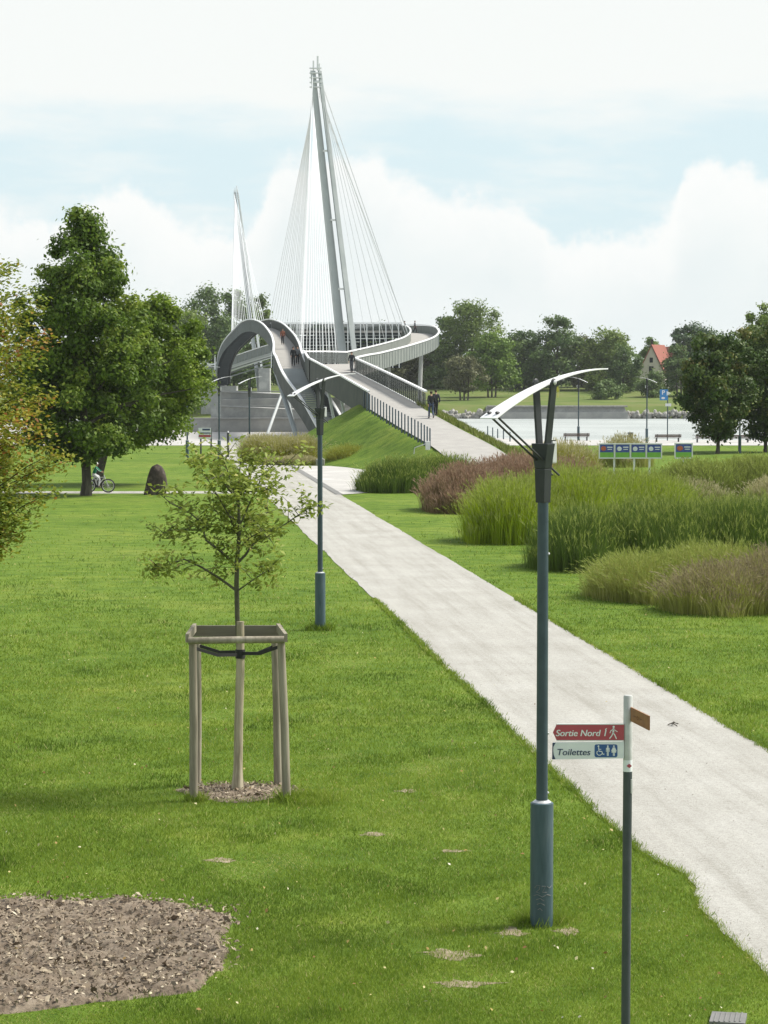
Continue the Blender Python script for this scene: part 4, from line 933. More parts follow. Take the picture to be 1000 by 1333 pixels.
def lawn_blades():
    r = np.random.default_rng(71); parts = []
    n = 1000000; px = r.uniform(-360, 1360, n); py = 648+(1345-648)*r.random(n)**.8; ok0 = r.random(n) < np.clip((py-648)/190, 0, 1)**1.3*np.clip((px+360)/200, 0, 1)*np.clip((1360-px)/200, 0, 1)
    u = (px-500)/F; v = (666.5-py)/F; dy = CP+v*SP; dz = -SP+v*CP; t = -EYE/dz; x = u*t; y = dy*t
    inpath = (x > edge_l(y)+.03*r.normal(size=n)-.02) & (x < edge_r(y)+.05*r.normal(size=n))
    ok = ok0 & ~inpath & ~inpoly(x+r.normal(0, .10, n), y+r.normal(0, .16, n), BEDP)
    for i, (a, b, rx, ry) in enumerate(PATCH):
        c = gnd(a, b); ok &= (((x-c.x)/rx)**2+((y-c.y)/(ry*2.2))**2 > r.uniform(-1.0, 1.0, n))
    bx = xpx(311, 32); ok &= (((x-bx)/.72)**2+((y-31.9)/.66)**2 > r.uniform(.4, 1.2, n)) | (r.random(n) < .08)
    den = .62+.5*vnoise(x*1.1, y*.8, 9)+.3*vnoise(x*3.7, y*2.9, 4); ok &= r.random(n) < np.clip(den+.35, .3, 1)
    x, y = x[ok], y[ok]
    ex, ey, eh = [], [], []
    for (cx, cy, rr, cnt) in ((1.58, 24.28, .19, 2600), (-1.40, 52.7, .2, 900), (1.92, 19.0, .08, 500), (-2.45, 31.25, .1, 500), (-1.26, 31.25, .1, 500), (-1.0, 31.3, .35, 1200)):
        a = r.uniform(0, 6.28, cnt); q = rr*(.55+np.abs(r.normal(0, .5, cnt))); ex.append(cx+np.cos(a)*q); ey.append(cy+np.sin(a)*q*1.2)
    yy_ = 19+41*r.random(26000)**1.4; side = r.random(26000) < .6; ex.append(np.where(side, edge_l(yy_)-.02+np.abs(r.normal(0, .05, 26000))*1.2-.03, edge_r(yy_)+.02-np.abs(r.normal(0, .04, 26000)))); ey.append(yy_)
    ex, ey = np.concatenate(ex), np.concatenate(ey); n0 = len(x); x = np.concatenate([x, ex]); y = np.concatenate([y, ey]); n = len(x); sc = y/24.0
    lush = .5+.5*vnoise(x*.8, y*.55, 12)
    h = r.uniform(.014, .036, n)*(.75+.6*lush)*np.sqrt(sc); h[n0:] *= np.where(np.arange(n-n0) < 6200, r.uniform(1.5, 4.2, n-n0), r.uniform(.9, 1.9, n-n0)); w = r.uniform(.0028, .0055, n)*sc; a = r.uniform(0, np.pi, n); wx, wy = np.cos(a)*w, np.sin(a)*w
    la = r.uniform(0, 2*np.pi, n); ll = h*r.uniform(.2, 1.1, n); lx, ly = np.cos(la)*ll, np.sin(la)*ll
    V = np.stack([np.stack([x-wx, y-wy, np.full(n, -.003)], 1), np.stack([x+wx, y+wy, np.full(n, -.003)], 1), np.stack([x+wx*.25+lx, y+wy*.25+ly, h], 1), np.stack([x-wx*.25+lx, y-wy*.25+ly, h], 1)], 1)
    tint = np.clip(.40+.17*vnoise(x*.5, y*.35, 2)+.13*vnoise(x*2.3, y*1.7, 7)+.15*vnoise(x*7.1, y*4.3, 17)*vnoise(x*3.1+2, y*2.3, 18)*1.6+r.normal(0, .16, n), 0, 1)
    dryp = np.clip((vnoise(x*1.7+3, y*1.25, 21)*vnoise(x*.6, y*.5, 22)-.11)*3, 0, 1); lushp = np.clip((vnoise(x*1.3, y*1.0, 31)-.35)*2.2, 0, 1)
    tint = np.clip(tint+.34*dryp*r.random(n)-.30*lushp, 0, 1); h *= 1+.45*lushp-.45*dryp
    V[:, 2:, 2] = h[:, None]; V[:, 2:, :2] = V[:, 2:, :2]
    tint = np.where(r.random(n) < .03+.10*dryp, 1.0, tint)
    tag(mesh_np('lawn_grass', V.reshape(-1, 3), np.arange(4*n).reshape(n, 4), M_blade, None, np.repeat(tint, 4)), kind='stuff')
lawn_blades()
def litter():
    r = np.random.default_rng(81); n = 420; px = r.uniform(0, 1000, n); py = r.uniform(720, 1333, n); C = np.array([tuple(gnd(a, b, .045)) for a, b in zip(px, py)])
    onpath = (C[:, 0] > xl(C[:, 1])) & (C[:, 0] < xr(C[:, 1])); keep = ~onpath | (r.random(n) < .1); C = C[keep]; n = len(C)
    nr = r.normal(size=(n, 3))*.5+np.array([0, -.3, .8]); nr /= np.linalg.norm(nr, axis=1)[:, None]
    V, Q = leaf_quads(C, r.uniform(.02, .055, n), nr, r, .7, .12)
    LM = leafmat('fallen_leaves', [(0, (.20, .11, .04)), (.4, (.36, .27, .08)), (.7, (.5, .45, .2)), (1, (.65, .62, .5))], .1)
    tag(mesh_np('fallen_leaves', V, Q, LM, None, np.repeat(r.random(n), 4)), kind='stuff')
litter()

def grit():
    r = np.random.default_rng(91); n = 5200; y = 18+40*r.random(n)**1.5; t = r.random(n); e = r.random(n) < .45; t = np.where(e, np.where(r.random(n) < .6, np.abs(r.normal(0, .035, n)), 1-np.abs(r.normal(0, .035, n))), t); x = edge_l(y)*(1-t)+edge_r(y)*t
    s = np.minimum(r.gamma(2.0, .0018, n)+.002, .011); B = np.array([(1, 0, .3), (0, 1, .3), (-1, 0, .3), (0, -1, .3), (0, 0, 1.0), (0, 0, -.2)]); V = np.stack([x, y, np.full(n, .014)], 1)[:, None]+(B[None]*s[:, None, None]*r.uniform(.6, 1.3, (n, 6, 1)))
    T = np.array([(0, 1, 4, 4), (1, 2, 4, 4), (2, 3, 4, 4), (3, 0, 4, 4)]); vs = V.reshape(-1, 3); me = bpy.data.meshes.new('path_grit'); me.from_pydata(vs.tolist(), [], [tuple(int(k+6*i) for k in q[:3]) for i in range(n) for q in T]); a = me.attributes.new('tint', 'FLOAT', 'POINT'); a.data.foreach_set('value', np.repeat(r.random(n), 6).astype(np.float32))
    tag(link_mesh('path_grit', me, leafmat('grit_stones', [(0, (.24, .21, .17)), (.5, (.36, .335, .295)), (1, (.52, .50, .46))], 0, .9)), kind='stuff')
grit()

# ------------------------------------------------------------------ street lamps
def make_lamp():
    o = thing('street_lamp', 'near lamp', 'street lamp')
    m = MB(); m.tube([(0, 0, -.1), (0, 0, 1.2), (0, 0, 1.245), (0, 0, 1.255)], [.115, .115, .115, .098], 20); bs = m.build('base_sleeve', M_lampbase, o, smooth=True)
    m = MB(); m.tube([(0, 0, 1.245), (0, 0, 1.275)], [.108, .07], 20); m.build('sleeve_cap', M_bolt, bs, smooth=True)
    m = MB(); m.tube([(0, 0, 1.25), (0, 0, 4.45)], [.058, .054], 14); po = m.build('pole', M_lamp, o, smooth=True)
    for z in (1.35, 1.95, 3.75):
        b = MB(); b.ell((.03, -.052, z), (.013, .012, .013), 8, 5); b.build('bolt', M_bolt, po)
    # wedge collar: narrow at the pole, wide at the top
    m = MB()
    for (z0, z1, w0, w1, d0, d1) in ((4.26, 4.60, .054, .064, .054, .058), (4.60, 4.85, .064, .102, .058, .064)):
        m.add([(-d0, -w0, z0), (d0, -w0, z0), (d0, w0, z0), (-d0, w0, z0), (-d1, -w1, z1), (d1, -w1, z1), (d1, w1, z1), (-d1, w1, z1)], [(3, 2, 1, 0), (4, 5, 6, 7), (0, 1, 5, 4), (1, 2, 6, 5), (2, 3, 7, 6), (3, 0, 4, 7)])
    m.build('collar', M_lampdark, o, bevel=.008)
    for s in (-1, 1):
        m = MB(); m.beam((0, s*.035, 4.66), (.02, s*.112, 5.455), .084, .026, up=(0, 1, 0)); m.ell((.02, s*.112, 5.455), (.042, .016, .042), 12, 8); a = m.build('support_arm', M_lampdark, o)
        m = MB(); m.ell((.02, s*.130, 5.455), (.026, .010, .026), 12, 6); m.build('pivot_bolt', M_bolt, a)
    # curved tapering reflector
    n = 22; V = []; prof = []
    for i in range(n+1):
        t = i/n; x = -.86+1.92*t; z = 5.115+.485*(1-(1-t)**1.9); w = .098*(1-t)**.75+.007; prof.append((x, z, w))
    th = .012; m = MB(); vs = []
    for (x, z, w) in prof: vs += [(x, -w, z), (x, w, z), (x, w, z-th), (x, -w, z-th)]
    fs = []
    for i in range(n): a = i*4; b = a+4; fs += [(a, b, b+1, a+1), (a+1, b+1, b+2, a+2), (a+2, b+2, b+3, a+3), (a+3, b+3, b, a)]
    fs += [(0, 1, 2, 3), (4*n, 4*n+3, 4*n+2, 4*n+1)]; m.add(vs, fs); rf_ = m.build('reflector', M_white, o, smooth=True)
    for s in (-1, 1):
        b = MB(); b.ell((-.78, s*.05, 5.163), (.03, .02, .016), 8, 5); b.build('clamp', M_darkmetal, rf_)
        m = MB(); m.tube([(-.79, s*.042, 5.135), (.20, s*.042, 4.53)], .011, 7); m.build('stay_rod', M_darkmetal, o)
    m = MB(); m.box((.125, 0, 4.76), (.07, .10, .22)); l = m.build('lamp_housing', M_bolt, o, bevel=.012)
    m = MB(); m.box((.125, 0, 4.875), (.055, .08, .012)); m.build('lens', M_glass, l)
    return o
lamp0 = make_lamp()
LP = [(705, 1205, None, 48, 'grey blue street lamp post nearest to the viewer, beside the direction signs'),
      (417, 820, None, 44, 'grey blue street lamp post between the staked young oak and the path'),
      (325, 601, None, 40, 'street lamp post left of the olive shrubbery, seen against the arch opening'),
      (285.5, 597, None, 40, 'street lamp post standing in front of the left foot of the arched deck'),
      (244, 597, None, 36, 'street lamp post with its head lost in the bright green oak'),
      (753, 572, 213, 150, 'street lamp post at the waterside left of the row of sign boards'),
      (842, 577, None, 155, 'street lamp post at the waterside left of the blue parking sign'),
      (963, 590, None, 140, 'street lamp post in front of the dark trees at the right')]
lamps = []
for i, (px, py, D, yaw, lab) in enumerate(LP):
    g = gnd(px, py) if D is None else Vector((xpx(px, D), D, 0)); o = lamp0 if i == 0 else copy_tree(lamp0); o.location = g; o.rotation_euler.z = R(yaw); tag(o, lab, None, 'street lamps along the paths'); lamps.append(o)
# scratched scrawl on the nearest base
def scrawl():
    base = LP[0]; g = gnd(705, 1205); r = np.random.default_rng(3); m = MB(); R0 = .1175
    def P(px, py): dx = (px-706)*.00771; z = (1205-py)*.00771; dx = max(-.1, min(.1, dx)); return Vector((g.x+dx, g.y-math.sqrt(R0*R0-dx*dx), z))
    lines = [[(696, 1153), (699, 1149), (703, 1149), (702, 1154), (698, 1158), (703, 1159)], [(705, 1150), (710, 1150), (706, 1158), (712, 1158)], [(712, 1150), (715, 1153), (719, 1150)], [(695, 1163), (700, 1161), (706, 1164), (712, 1161), (717, 1163)], [(698, 1168), (703, 1166), (708, 1169)], [(699, 1174), (704, 1172), (709, 1175)], [(700, 1181), (703, 1179), (706, 1182)]]
    for l in lines: m.tube([P(*p) for p in l], .003, 4)
    sleeve = [c for c in lamps[0].children if c.name.startswith('base_sleeve')][0]
    o = m.build('scratched_scrawl', M_scratch); mw = Matrix.Translation(lamps[0].location) @ Matrix.Rotation(lamps[0].rotation_euler.z, 4, 'Z')
    o.data.transform(mw.inverted()); o.parent = sleeve
scrawl()

# ------------------------------------------------------------------ direction sign post
def text_mesh(body, size, shear=0.0, bold=0.0):
    cu = bpy.data.curves.new('t', 'FONT'); cu.body = body; cu.size = size; cu.shear = shear; cu.offset = bold; cu.extrude = .0012
    ob = bpy.data.objects.new('t', cu); COL.objects.link(ob); dg = bpy.context.evaluated_depsgraph_get(); me = bpy.data.meshes.new_from_object(ob.evaluated_get(dg)); bpy.data.objects.remove(ob); return me
def place_text(name, body, size, width, org, ax, ay, mat, parent, shear=.0, bold=0.0, dup=0):
    me = text_mesh(body, size, shear, bold); co = np.array([v.co[:] for v in me.vertices]); x0, x1 = co[:, 0].min(), co[:, 0].max(); s = width/(x1-x0)
    ax, ay = Vector(ax).normalized(), Vector(ay).normalized(); nn = ax.cross(ay); org = Vector(org)
    for v in me.vertices:
        c = v.co.copy(); v.co = org+ax*((c.x-x0)*s)+ay*c.y+nn*c.z
    if dup:
        vs = [v.co.copy() for v in me.vertices]; fs = [tuple(p.vertices) for p in me.polygons]; n = len(vs); nm = bpy.data.meshes.new(name)
        V2 = []; F2 = []
        for q in range(3): V2 += [v+ax*(q-1)*dup+nn*.0003*q for v in vs]; F2 += [tuple(i+n*q for i in f) for f in fs]
        nm.from_pydata(V2, [], F2); me = nm
    return link_mesh(name, me, mat, parent)
def signpost():
    D = 19.0; k = D/F; bx = xpx(816.5, D); root = thing('direction_signpost', 'grey and dark signpost with red Sortie Nord and white Toilettes arms', 'signpost', (bx, D, 0))
    def P(px, py, dd=0): return at(px, py, D+dd)
    zt, zs0, zs1 = P(817, 905).z, P(817, 989).z, P(817, 1004).z; bx2 = P(817.5, 950).x
    m = MB(); m.tube([(bx2, D, zs0), (bx2, D, zt-.008), (bx2, D, zt)], [.036, .036, .03], 16); m.build('upper_pole', M_signpole, root, smooth=True)
    m = MB(); m.tube([(bx2-.006, D, -.1), (bx2, D, zs1)], [.036, .036], 16); lp_ = m.build('lower_pole', M_poledark, root, smooth=True)
    m = MB(); m.tube([(bx2, D, zs1), (bx2, D, zs0)], .0372, 16); st_ = m.build('sticker_band', M_whitep, root, smooth=True)
    c = P(818, 996); m = MB(); m.prism([(-.022, 0), (0, -.017), (.022, 0), (0, .017)], (c.x+.004, D-.039, c.z), (1, 0, 0), (0, 0, 1), .003); m.build('red_diamond', M_red, st_)
    m = MB(); m.box((bx2+.028, D-.026, P(0, 1023).z), (.014, .014, .11), Euler((0, 0, R(45)))); m.build('torn_label', M_signpole, lp_)
    yf = -.012
    def arm(name, pts, mat, z_off=0.0):
        m = MB(); q = [((px-811)*k, (953-py)*k) for px, py in pts]; o = P(811, 953); m.prism(q, (o.x, D-.022, o.z), (1, 0, 0), (0, 0, 1), .012); return m.build(name, mat, root)
    A = arm('red_arm', [(724, 942), (812, 942), (812, 963.5), (724, 963.5), (719, 953)], M_red)
    m = MB(); o = P(811, 953)
    for (x0, y0, x1, y1) in ((724, 941.4, 811.5, 942.6), (724, 963, 811.5, 964.2)): m.box((o.x+((x0+x1)/2-811)*k, D-.022, o.z+(953-(y0+y1)/2)*k), ((x1-x0)*k, .016, (y1-y0)*k))
    m.build('trim', M_whitep, A)
    place_text('lettering', 'Sortie Nord 1', .072, 66*k, P(723.5, 957.5)+Vector((0, -.0295, 0)), (1, 0, 0), (0, 0, 1), M_whitep, A, .2, 0, .0016)
    m = MB(); m.beam((o.x+(787.2-811)*k, D-.0305, o.z+(953-949.2)*k), (o.x+(789.3-811)*k, D-.0305, o.z+(953-947.4)*k), .007, .002, up=(0, 1, 0)); m.build('lettering', M_whitep, A)
    B = arm('white_arm', [(719, 966), (812, 965), (812, 987), (718, 988.5)], M_whitep)
    m = MB(); q = lambda px, py: ((px-811)*k, (953-py)*k)
    m.prism([q(718.3, 966.5), q(722.5, 966.3), q(719.6, 972), q(719.4, 977), q(720.3, 983), q(722.5, 988), q(718, 988.2)], (o.x, D-.0285, o.z), (1, 0, 0), (0, 0, 1), .002); m.build('arrow_mark', M_navy, B)
    place_text('lettering', 'Toilettes', .072, 43*k, P(725.5, 982.3)+Vector((0, -.0295, 0)), (1, 0, 0), (0, 0, 1), M_navy, B, .18, 0, .0009)
    # blue pictogram plate with rounded corners
    m = MB(); c0 = (773.5, 968.5, 803.5, 985.5); rr = 2.5; poly = []
    for cx, cy, a0 in ((c0[2]-rr, c0[1]+rr, 0), (c0[0]+rr, c0[1]+rr, 90), (c0[0]+rr, c0[3]-rr, 180), (c0[2]-rr, c0[3]-rr, 270)):
        for a in (0, 30, 60, 90): poly.append(q(cx+rr*math.cos(R(a0+a)), cy-rr*math.sin(R(a0+a))))
    m.prism(poly, (o.x, D-.0285, o.z), (1, 0, 0), (0, 0, 1), .002); PL = m.build('pictogram_plate', M_blue, B)
    yp = D-.031
    def stroke(m, pts, w, y=yp):
        pts = [Vector((o.x+(a-811)*k, y, o.z+(953-b)*k)) for a, b in pts]
        for a, b in zip(pts, pts[1:]): m.beam(a, b, w*k, .002, up=(0, 1, 0))
        for a in pts: m.ell(a, (w*k*.5, .001, w*k*.5), 8, 4)
    def dot(m, px, py, r_, y=yp): m.ell((o.x+(px-811)*k, y, o.z+(953-py)*k), (r_*k, .0015, r_*k), 12, 6)
    m = MB(); dot(m, 778.6, 970.8, 1.15); stroke(m, [(778.8, 972.5), (779.3, 977.5), (783, 977.8), (784.5, 981.6), (786, 981.2)], 1.1); stroke(m, [(779, 974.7), (782, 975)], .8)
    stroke(m, [(779.9-3.4*math.cos(R(a)) , 979.6-3.2*math.sin(R(a))) for a in range(40, -185, -25)], .9); m.build('wheelchair_symbol', M_whitep, PL)
    m = MB(); dot(m, 790.8, 970.8, 1.1); stroke(m, [(790.8, 973), (790.8, 977.5)], 2.4); stroke(m, [(790.2, 977), (790.2, 983.3)], 1.0); stroke(m, [(791.5, 977), (791.5, 983.3)], 1.0); stroke(m, [(789, 973.3), (788.8, 978)], .8); stroke(m, [(792.6, 973.3), (792.8, 978)], .8); m.build('man_symbol', M_whitep, PL)
    m = MB(); dot(m, 798.8, 970.8, 1.1); m.prism([q(797.8, 972.3), q(799.8, 972.3), q(801.9, 979.3), q(795.7, 979.3)], (o.x, yp, o.z), (1, 0, 0), (0, 0, 1), .002); stroke(m, [(798.1, 979), (798.1, 983.3)], 1.0); stroke(m, [(799.5, 979), (799.5, 983.3)], 1.0); stroke(m, [(797.6, 972.8), (795.6, 977.3)], .8); stroke(m, [(800, 972.8), (802, 977.3)], .8); m.build('woman_symbol', M_whitep, PL)
    y2 = D-.030; m = MB(); dot(m, 798.4, 945.4, 1.5, y2); stroke(m, [(798.2, 947.6), (797.8, 953.5)], 2.2, y2); stroke(m, [(797.6, 953), (800, 956.3), (802, 960.8)], 1.4, y2); stroke(m, [(797.6, 953), (796, 957), (793.2, 960.6)], 1.4, y2); stroke(m, [(798, 948.2), (794.6, 950.6), (793.6, 953.4)], 1.0, y2); stroke(m, [(798.2, 948.2), (801.2, 950.6), (803.2, 951.6)], 1.0, y2); m.build('walking_man_symbol', M_whitep, A)
    # brown arm pointing towards the viewer
    a0 = P(820.5, 929); a1 = at(845.5, 940.6, D-.53); d = (a1-a0); d.z = 0; m = MB(); c = (a0+a1)/2; c.z = a0.z
    ax = d.normalized(); m.prism([(0, -.056), (d.length, -.056), (d.length, .056), (0, .056)], (a0.x, a0.y, a0.z), ax, (0, 0, 1), .010); bra = m.build('brown_arm', M_brown, root)
    place_text('faded_marks', '~ o ~', .07, .22, Vector((a0.x, a0.y, a0.z-.02))+ax*.12+Vector((-.0065, -.001, 0)), ax, (0, 0, 1), M_brownmark, bra)
    m = MB()
    for zz in (P(0, 921).z, P(0, 935).z): m.ell((bx2-.018, D-.034, zz), (.004, .003, .004), 6, 4)
    m.build('screw', M_bolt, root)
signpost()

# ------------------------------------------------------------------ sign boards, benches, bins, small signs
def panel_face(px0, px1, py0, py1, D, root, pic):
    k = D/F; a, b = at(px0, py1, D), at(px1, py0, D); w = b.x-a.x; h = b.z-a.z; c = (a+b)/2
    m = MB(); m.box((c.x, D, c.z+h*.16), (w*.86, .05, h*.52)); p = m.build('picture_panel', M_bblue, root)
    m = MB(); m.box((c.x, D-.003, c.z-h*.27), (w*.88, .05, h*.36)); m.build('green_band', M_lime, p)
    m = MB()
    if pic == 0: m.ell((c.x-w*.2, D-.03, c.z+h*.16), (w*.17, .01, h*.16), 10, 6); m.build('picture_spot', M_orange, p)
    else: m.ell((c.x-w*.2, D-.03, c.z+h*.14), (w*.15, .01, h*.15), 10, 6); m.build('picture_spot', M_whitep, p)
    m = MB(); m.box((c.x+w*.2, D-.03, c.z+h*.24), (w*.34, .02, h*.07)); m.box((c.x+w*.2, D-.03, c.z+h*.10), (w*.28, .02, h*.05)); m.build('text_lines', M_whitep, p)
def frame_boards(label, x0, x1, y0, y1, D, cells, posts, group):
    root = thing('sign_board', label, 'sign board', (xpx((x0+x1)/2, D), D, 0), 0, group); a, b = at(x0, y1, D), at(x1, y0, D); m = MB()
    m.box(((a.x+b.x)/2, D+.03, (a.z+b.z)/2), (b.x-a.x, .04, b.z-a.z))
    for z in (a.z+.03, b.z-.03): m.box(((a.x+b.x)/2, D-.02, z), (b.x-a.x, .06, .06))
    n = len(cells); 
    for i in range(n+1): x = a.x+(b.x-a.x)*i/n; m.box((min(max(x, a.x+.03), b.x-.03), D-.02, (a.z+b.z)/2), (.06, .056, b.z-a.z-.124))
    m.build('frame', M_white, root)
    for i, pc in enumerate(cells): panel_face(x0+(x1-x0)*i/n, x0+(x1-x0)*(i+1)/n, y0, y1, D, root, pc)
    for p in posts: m = MB(); x = xpx(p, D); m.box((x, D+.11, b.z/2), (.10, .10, b.z)); m.build('post', M_white, root)
frame_boards('row of four blue and green picture boards in one white frame', 779.5, 862, 577, 597, 128, (0, 1, 1, 1), (800, 826, 846), 'blue and green sign boards among the grasses')
frame_boards('single blue and green picture board on a white post', 878, 902, 576.5, 597, 126, (0,), (890,), 'blue and green sign boards among the grasses')
def make_bench():
    o = thing('bench', 'b', 'bench'); m = MB()
    for k in range(3): m.box((0, -.18+.17*k, .45), (2.3, .14, .05))
    m.build('seat', M_bench, o)
    m = MB()
    for k in range(2): m.box((0, .26+.03*k, .62+.17*k), (2.3, .04, .14), Euler((R(-10), 0, 0)))
    m.build('backrest', M_bench, o)
    for s in (-.95, .95): m = MB(); m.box((s, .0, .2), (.07, .4, .42)); m.beam((s, .2, .4), (s, .32, .9), .06, .05, up=(1, 0, 0)); m.build('leg', M_darkmetal, o)
    return o
bench0 = make_bench(); BL = [(869, 578, 208, 'brown bench below the blue parking sign'), (922, 578, 206, 'brown bench left of the dark tree trunk'), (959, 578, 206, 'brown bench right of the dark tree trunk, behind a street lamp'), (750, 574, 212, 'dark brown bench at the waterside left of the row of sign boards'), (192, 574, 206, 'brown bench seen below the bright green oak'), (92, 573, 210, 'dark bench behind the trunk of the tall dark oak')]
for i, (px, py, D, lab) in enumerate(BL):
    o = bench0 if i == 0 else copy_tree(bench0); o.location = (xpx(px, D), D, .02); o.scale = (1, 1, .74); o.rotation_euler.z = R(180+(4 if i < 4 else -3)); tag(o, lab, None, 'benches on the quay')
lb = thing('litter_bin', 'dark round litter bin on the quay left of a lamp post', 'bin', (xpx(821, 204), 204, 0)); m = MB(); m.tube([(xpx(821, 204), 204, .05), (xpx(821, 204), 204, .85)], [.2, .22], 14); m.build('body', M_darkmetal, lb, smooth=True); m = MB(); m.tube([(xpx(821, 204), 204, .86), (xpx(821, 204), 204, .93)], [.235, .2], 14); m.build('lid', M_lamp, lb)
m = MB(); m.box((xpx(821, 204), 204, .02), (.2, .2, .1)); m.build('foot', M_darkmetal, lb)
ps = thing('parking_sign', 'blue parking sign with a white arrow on a thin grey post by the water', 'road sign', (xpx(865.5, 212), 212, 0)); D = 212
a, b = at(859, 521, D), at(869.5, 507, D); m = MB(); m.box(((a.x+b.x)/2, D, (a.z+b.z)/2), (b.x-a.x, .04, b.z-a.z)); pl = m.build('blue_plate', M_pblue, ps, bevel=.012)
place_text('letter', 'P', .52, .26, Vector(((a.x+b.x)/2-.16, D-.028, (a.z+b.z)/2+.03)), (1, 0, 0), (0, 0, 1), M_whitep, pl, 0, .012)
m = MB(); m.ell(((a.x+b.x)/2-.06, D-.024, a.z+.19), (.17, .01, .1), 10, 5); m.build('symbol', M_whitep, pl)
c = at(870, 512, D); m = MB(); m.prism([(-.14, -.2), (.22, 0), (-.14, .2)], (c.x, D-.035, c.z), (1, 0, 0), (0, 0, 1), .03); m.build('white_arrow', M_whitep, ps)
c = at(870, 527, D); m = MB(); m.box((c.x, D-.03, c.z), (.5, .03, .24)); m.build('small_plate', M_whitep, ps)
m = MB(); m.tube([(xpx(869, D), D+.06, 0), (xpx(869, D), D+.06, b.z)], .05, 8); m.build('post', M_lamp, ps)
nb_ = thing('notice_board', 'white notice board with red and blue stripes on two dark posts left of the path', 'sign board', (xpx(267, 172), 172, 0)); D = 172; a, b = at(258.5, 571, D), at(275, 557, D)
m = MB(); m.box(((a.x+b.x)/2, D, (a.z+b.z)/2), (b.x-a.x, .05, b.z-a.z)); pn = m.build('panel', M_whitep, nb_)
m = MB(); m.box(((a.x+b.x)/2, D-.02, a.z+(b.z-a.z)*.25), ((b.x-a.x)*.94, .03, .16)); m.build('red_stripe', M_red, pn)
m = MB(); m.box(((a.x+b.x)/2, D-.02, a.z+(b.z-a.z)*.52), ((b.x-a.x)*.9, .03, .08)); m.box(((a.x+b.x)/2+.1, D-.02, b.z-.12), ((b.x-a.x)*.6, .03, .13)); m.build('dark_stripe', M_navy, pn)
for px in (261.5, 275): m = MB(); m.tube([(xpx(px, D), D+.06, 0), (xpx(px, D), D+.06, b.z-.02)], .06, 8); m.build('post', M_darkmetal, nb_)
bo = thing('bollard_post', 'slim black post with a pale cap on the paving right of the notice board', 'post', (xpx(297, 168), 168, 0)); x = xpx(297, 168); m = MB(); m.tube([(x, 168, 0), (x, 168, 1.72)], .075, 10); m.build('shaft', M_darkmetal, bo, smooth=True); m = MB(); m.tube([(x, 168, 1.72), (x, 168, 1.84)], [.075, .02], 10); m.build('cap', M_bolt, bo)
# standing stone
def stone():
    g = gnd(203, 644); r = np.random.default_rng(9); m = MB(); nv, nu = 16, 20; vs = []; fs = []
    for j in range(nv+1):
        t = j/nv; w = .53*(1-t**3.2)**.5*(1-.10*t) if t < 1 else 0.0
        for i in range(nu):
            a = 2*math.pi*i/nu; q = 1+.09*float(vnoise(math.cos(a)*2+j*.4, math.sin(a)*2, 3))
            vs.append((g.x+w*math.cos(a)*q+.07*t, g.y+w*.55*math.sin(a)*q, -.05+1.5*t))
    for j in range(nv):
        for i in range(nu): fs.append((j*nu+i, j*nu+(i+1) % nu, (j+1)*nu+(i+1) % nu, (j+1)*nu+i))
    m.add(vs, fs); tag(m.build('standing_stone', M_stone, smooth=True), 'dark brown upright boulder with a rounded top beside the thin lawn path', 'stone')
stone()
# posts beside the ramp
i0 = 0
ptsF = [(x, y) for x, y in zip(np.linspace(486, 576, 23), np.linspace(0, 1, 23))]
for k in range(23):
    y = 166-(166-143.2)*(k/22)**.92; c = ramp_at(y); i = min(range(len(RCs)), key=lambda q: abs(RCs[q].y-y)); p = c-lat(RCs, i)*2.12
    m = MB(); m.tube([(0, 0, -.25), (0, 0, 1.12), (0, 0, 1.15)], [.045, .045, .02], 8)
    if k == 0: po0 = m.build('fence_post', M_lamp, smooth=True); o = po0
    else: o = po0.copy(); COL.objects.link(o)
    o.location = p; tag(o, 'slim grey steel post in the open row along the left edge of the ramp path', 'post', 'posts along the ramp path')
for k, (px, py) in enumerate(((635, 566), (641.5, 568), (648, 570), (655.5, 572), (664, 575))):
    o = po0.copy(); COL.objects.link(o); g = gnd(px, py); o.location = (g.x, g.y, -.1); o.scale = (1.2, 1.2, .82); tag(o, 'slim grey post in the short row at the water edge left of the lamp reflector', 'post', 'posts at the water edge')
ub = thing('utility_box', 'small white box with a thin rail at the foot of the ramp posts', 'box', at(557, 588, 139)); D = 139.5
m = MB(); c = at(557, 580, D); m.box((c.x, D, c.z), (.26, .22, .5)); m.build('body', M_white, ub, bevel=.02); m = MB(); m.tube([at(556, 577, D), at(540, 583, D), at(539, 591, D)], .03, 6); m.build('rail', M_bolt, ub)
rk = MB(); g = gnd(417, 606); rk.box((g.x, g.y, .2), (.55, .5, .42)); tag(rk.build('stone_block', M_rock, bevel=.05), 'pale stone block between the straw grass and the rounded olive clump', 'stone')
# yellow river mark, cover plate, dropped twig
ym = thing('river_marker', 'small yellow river marker on the far bank grass', 'marker', (xpx(726, 555), 555, .9)); m = MB(); m.tube([(xpx(726, 555), 555, .8), (xpx(726, 555), 555, 2.6)], .08, 6); m.build('post', M_yellow, ym); m = MB(); c = at(726, 507, 555); m.prism([(-.45, -.5), (.45, -.5), (.3, .35), (0, .8), (-.3, .35)], (c.x, 554.85, c.z), (1, 0, 0), (0, 0, 1), .1); m.build('top_mark', M_yellow, ym)
cp = MB(); g = gnd(948, 1330); cp.box((g.x, g.y, .015), (.30, .34, .05), Euler((0, 0, R(-12))))
for k in range(6): cp.box((g.x-.11+k*.044, g.y-.004, .043), (.014, .30, .008), Euler((0, 0, R(-12))))
tag(cp.build('cover_plate', M_kerb, bevel=.004), 'pale ribbed cover plate in the grass at the bottom right', 'cover plate')
g = gnd(876, 946); tw = MB()
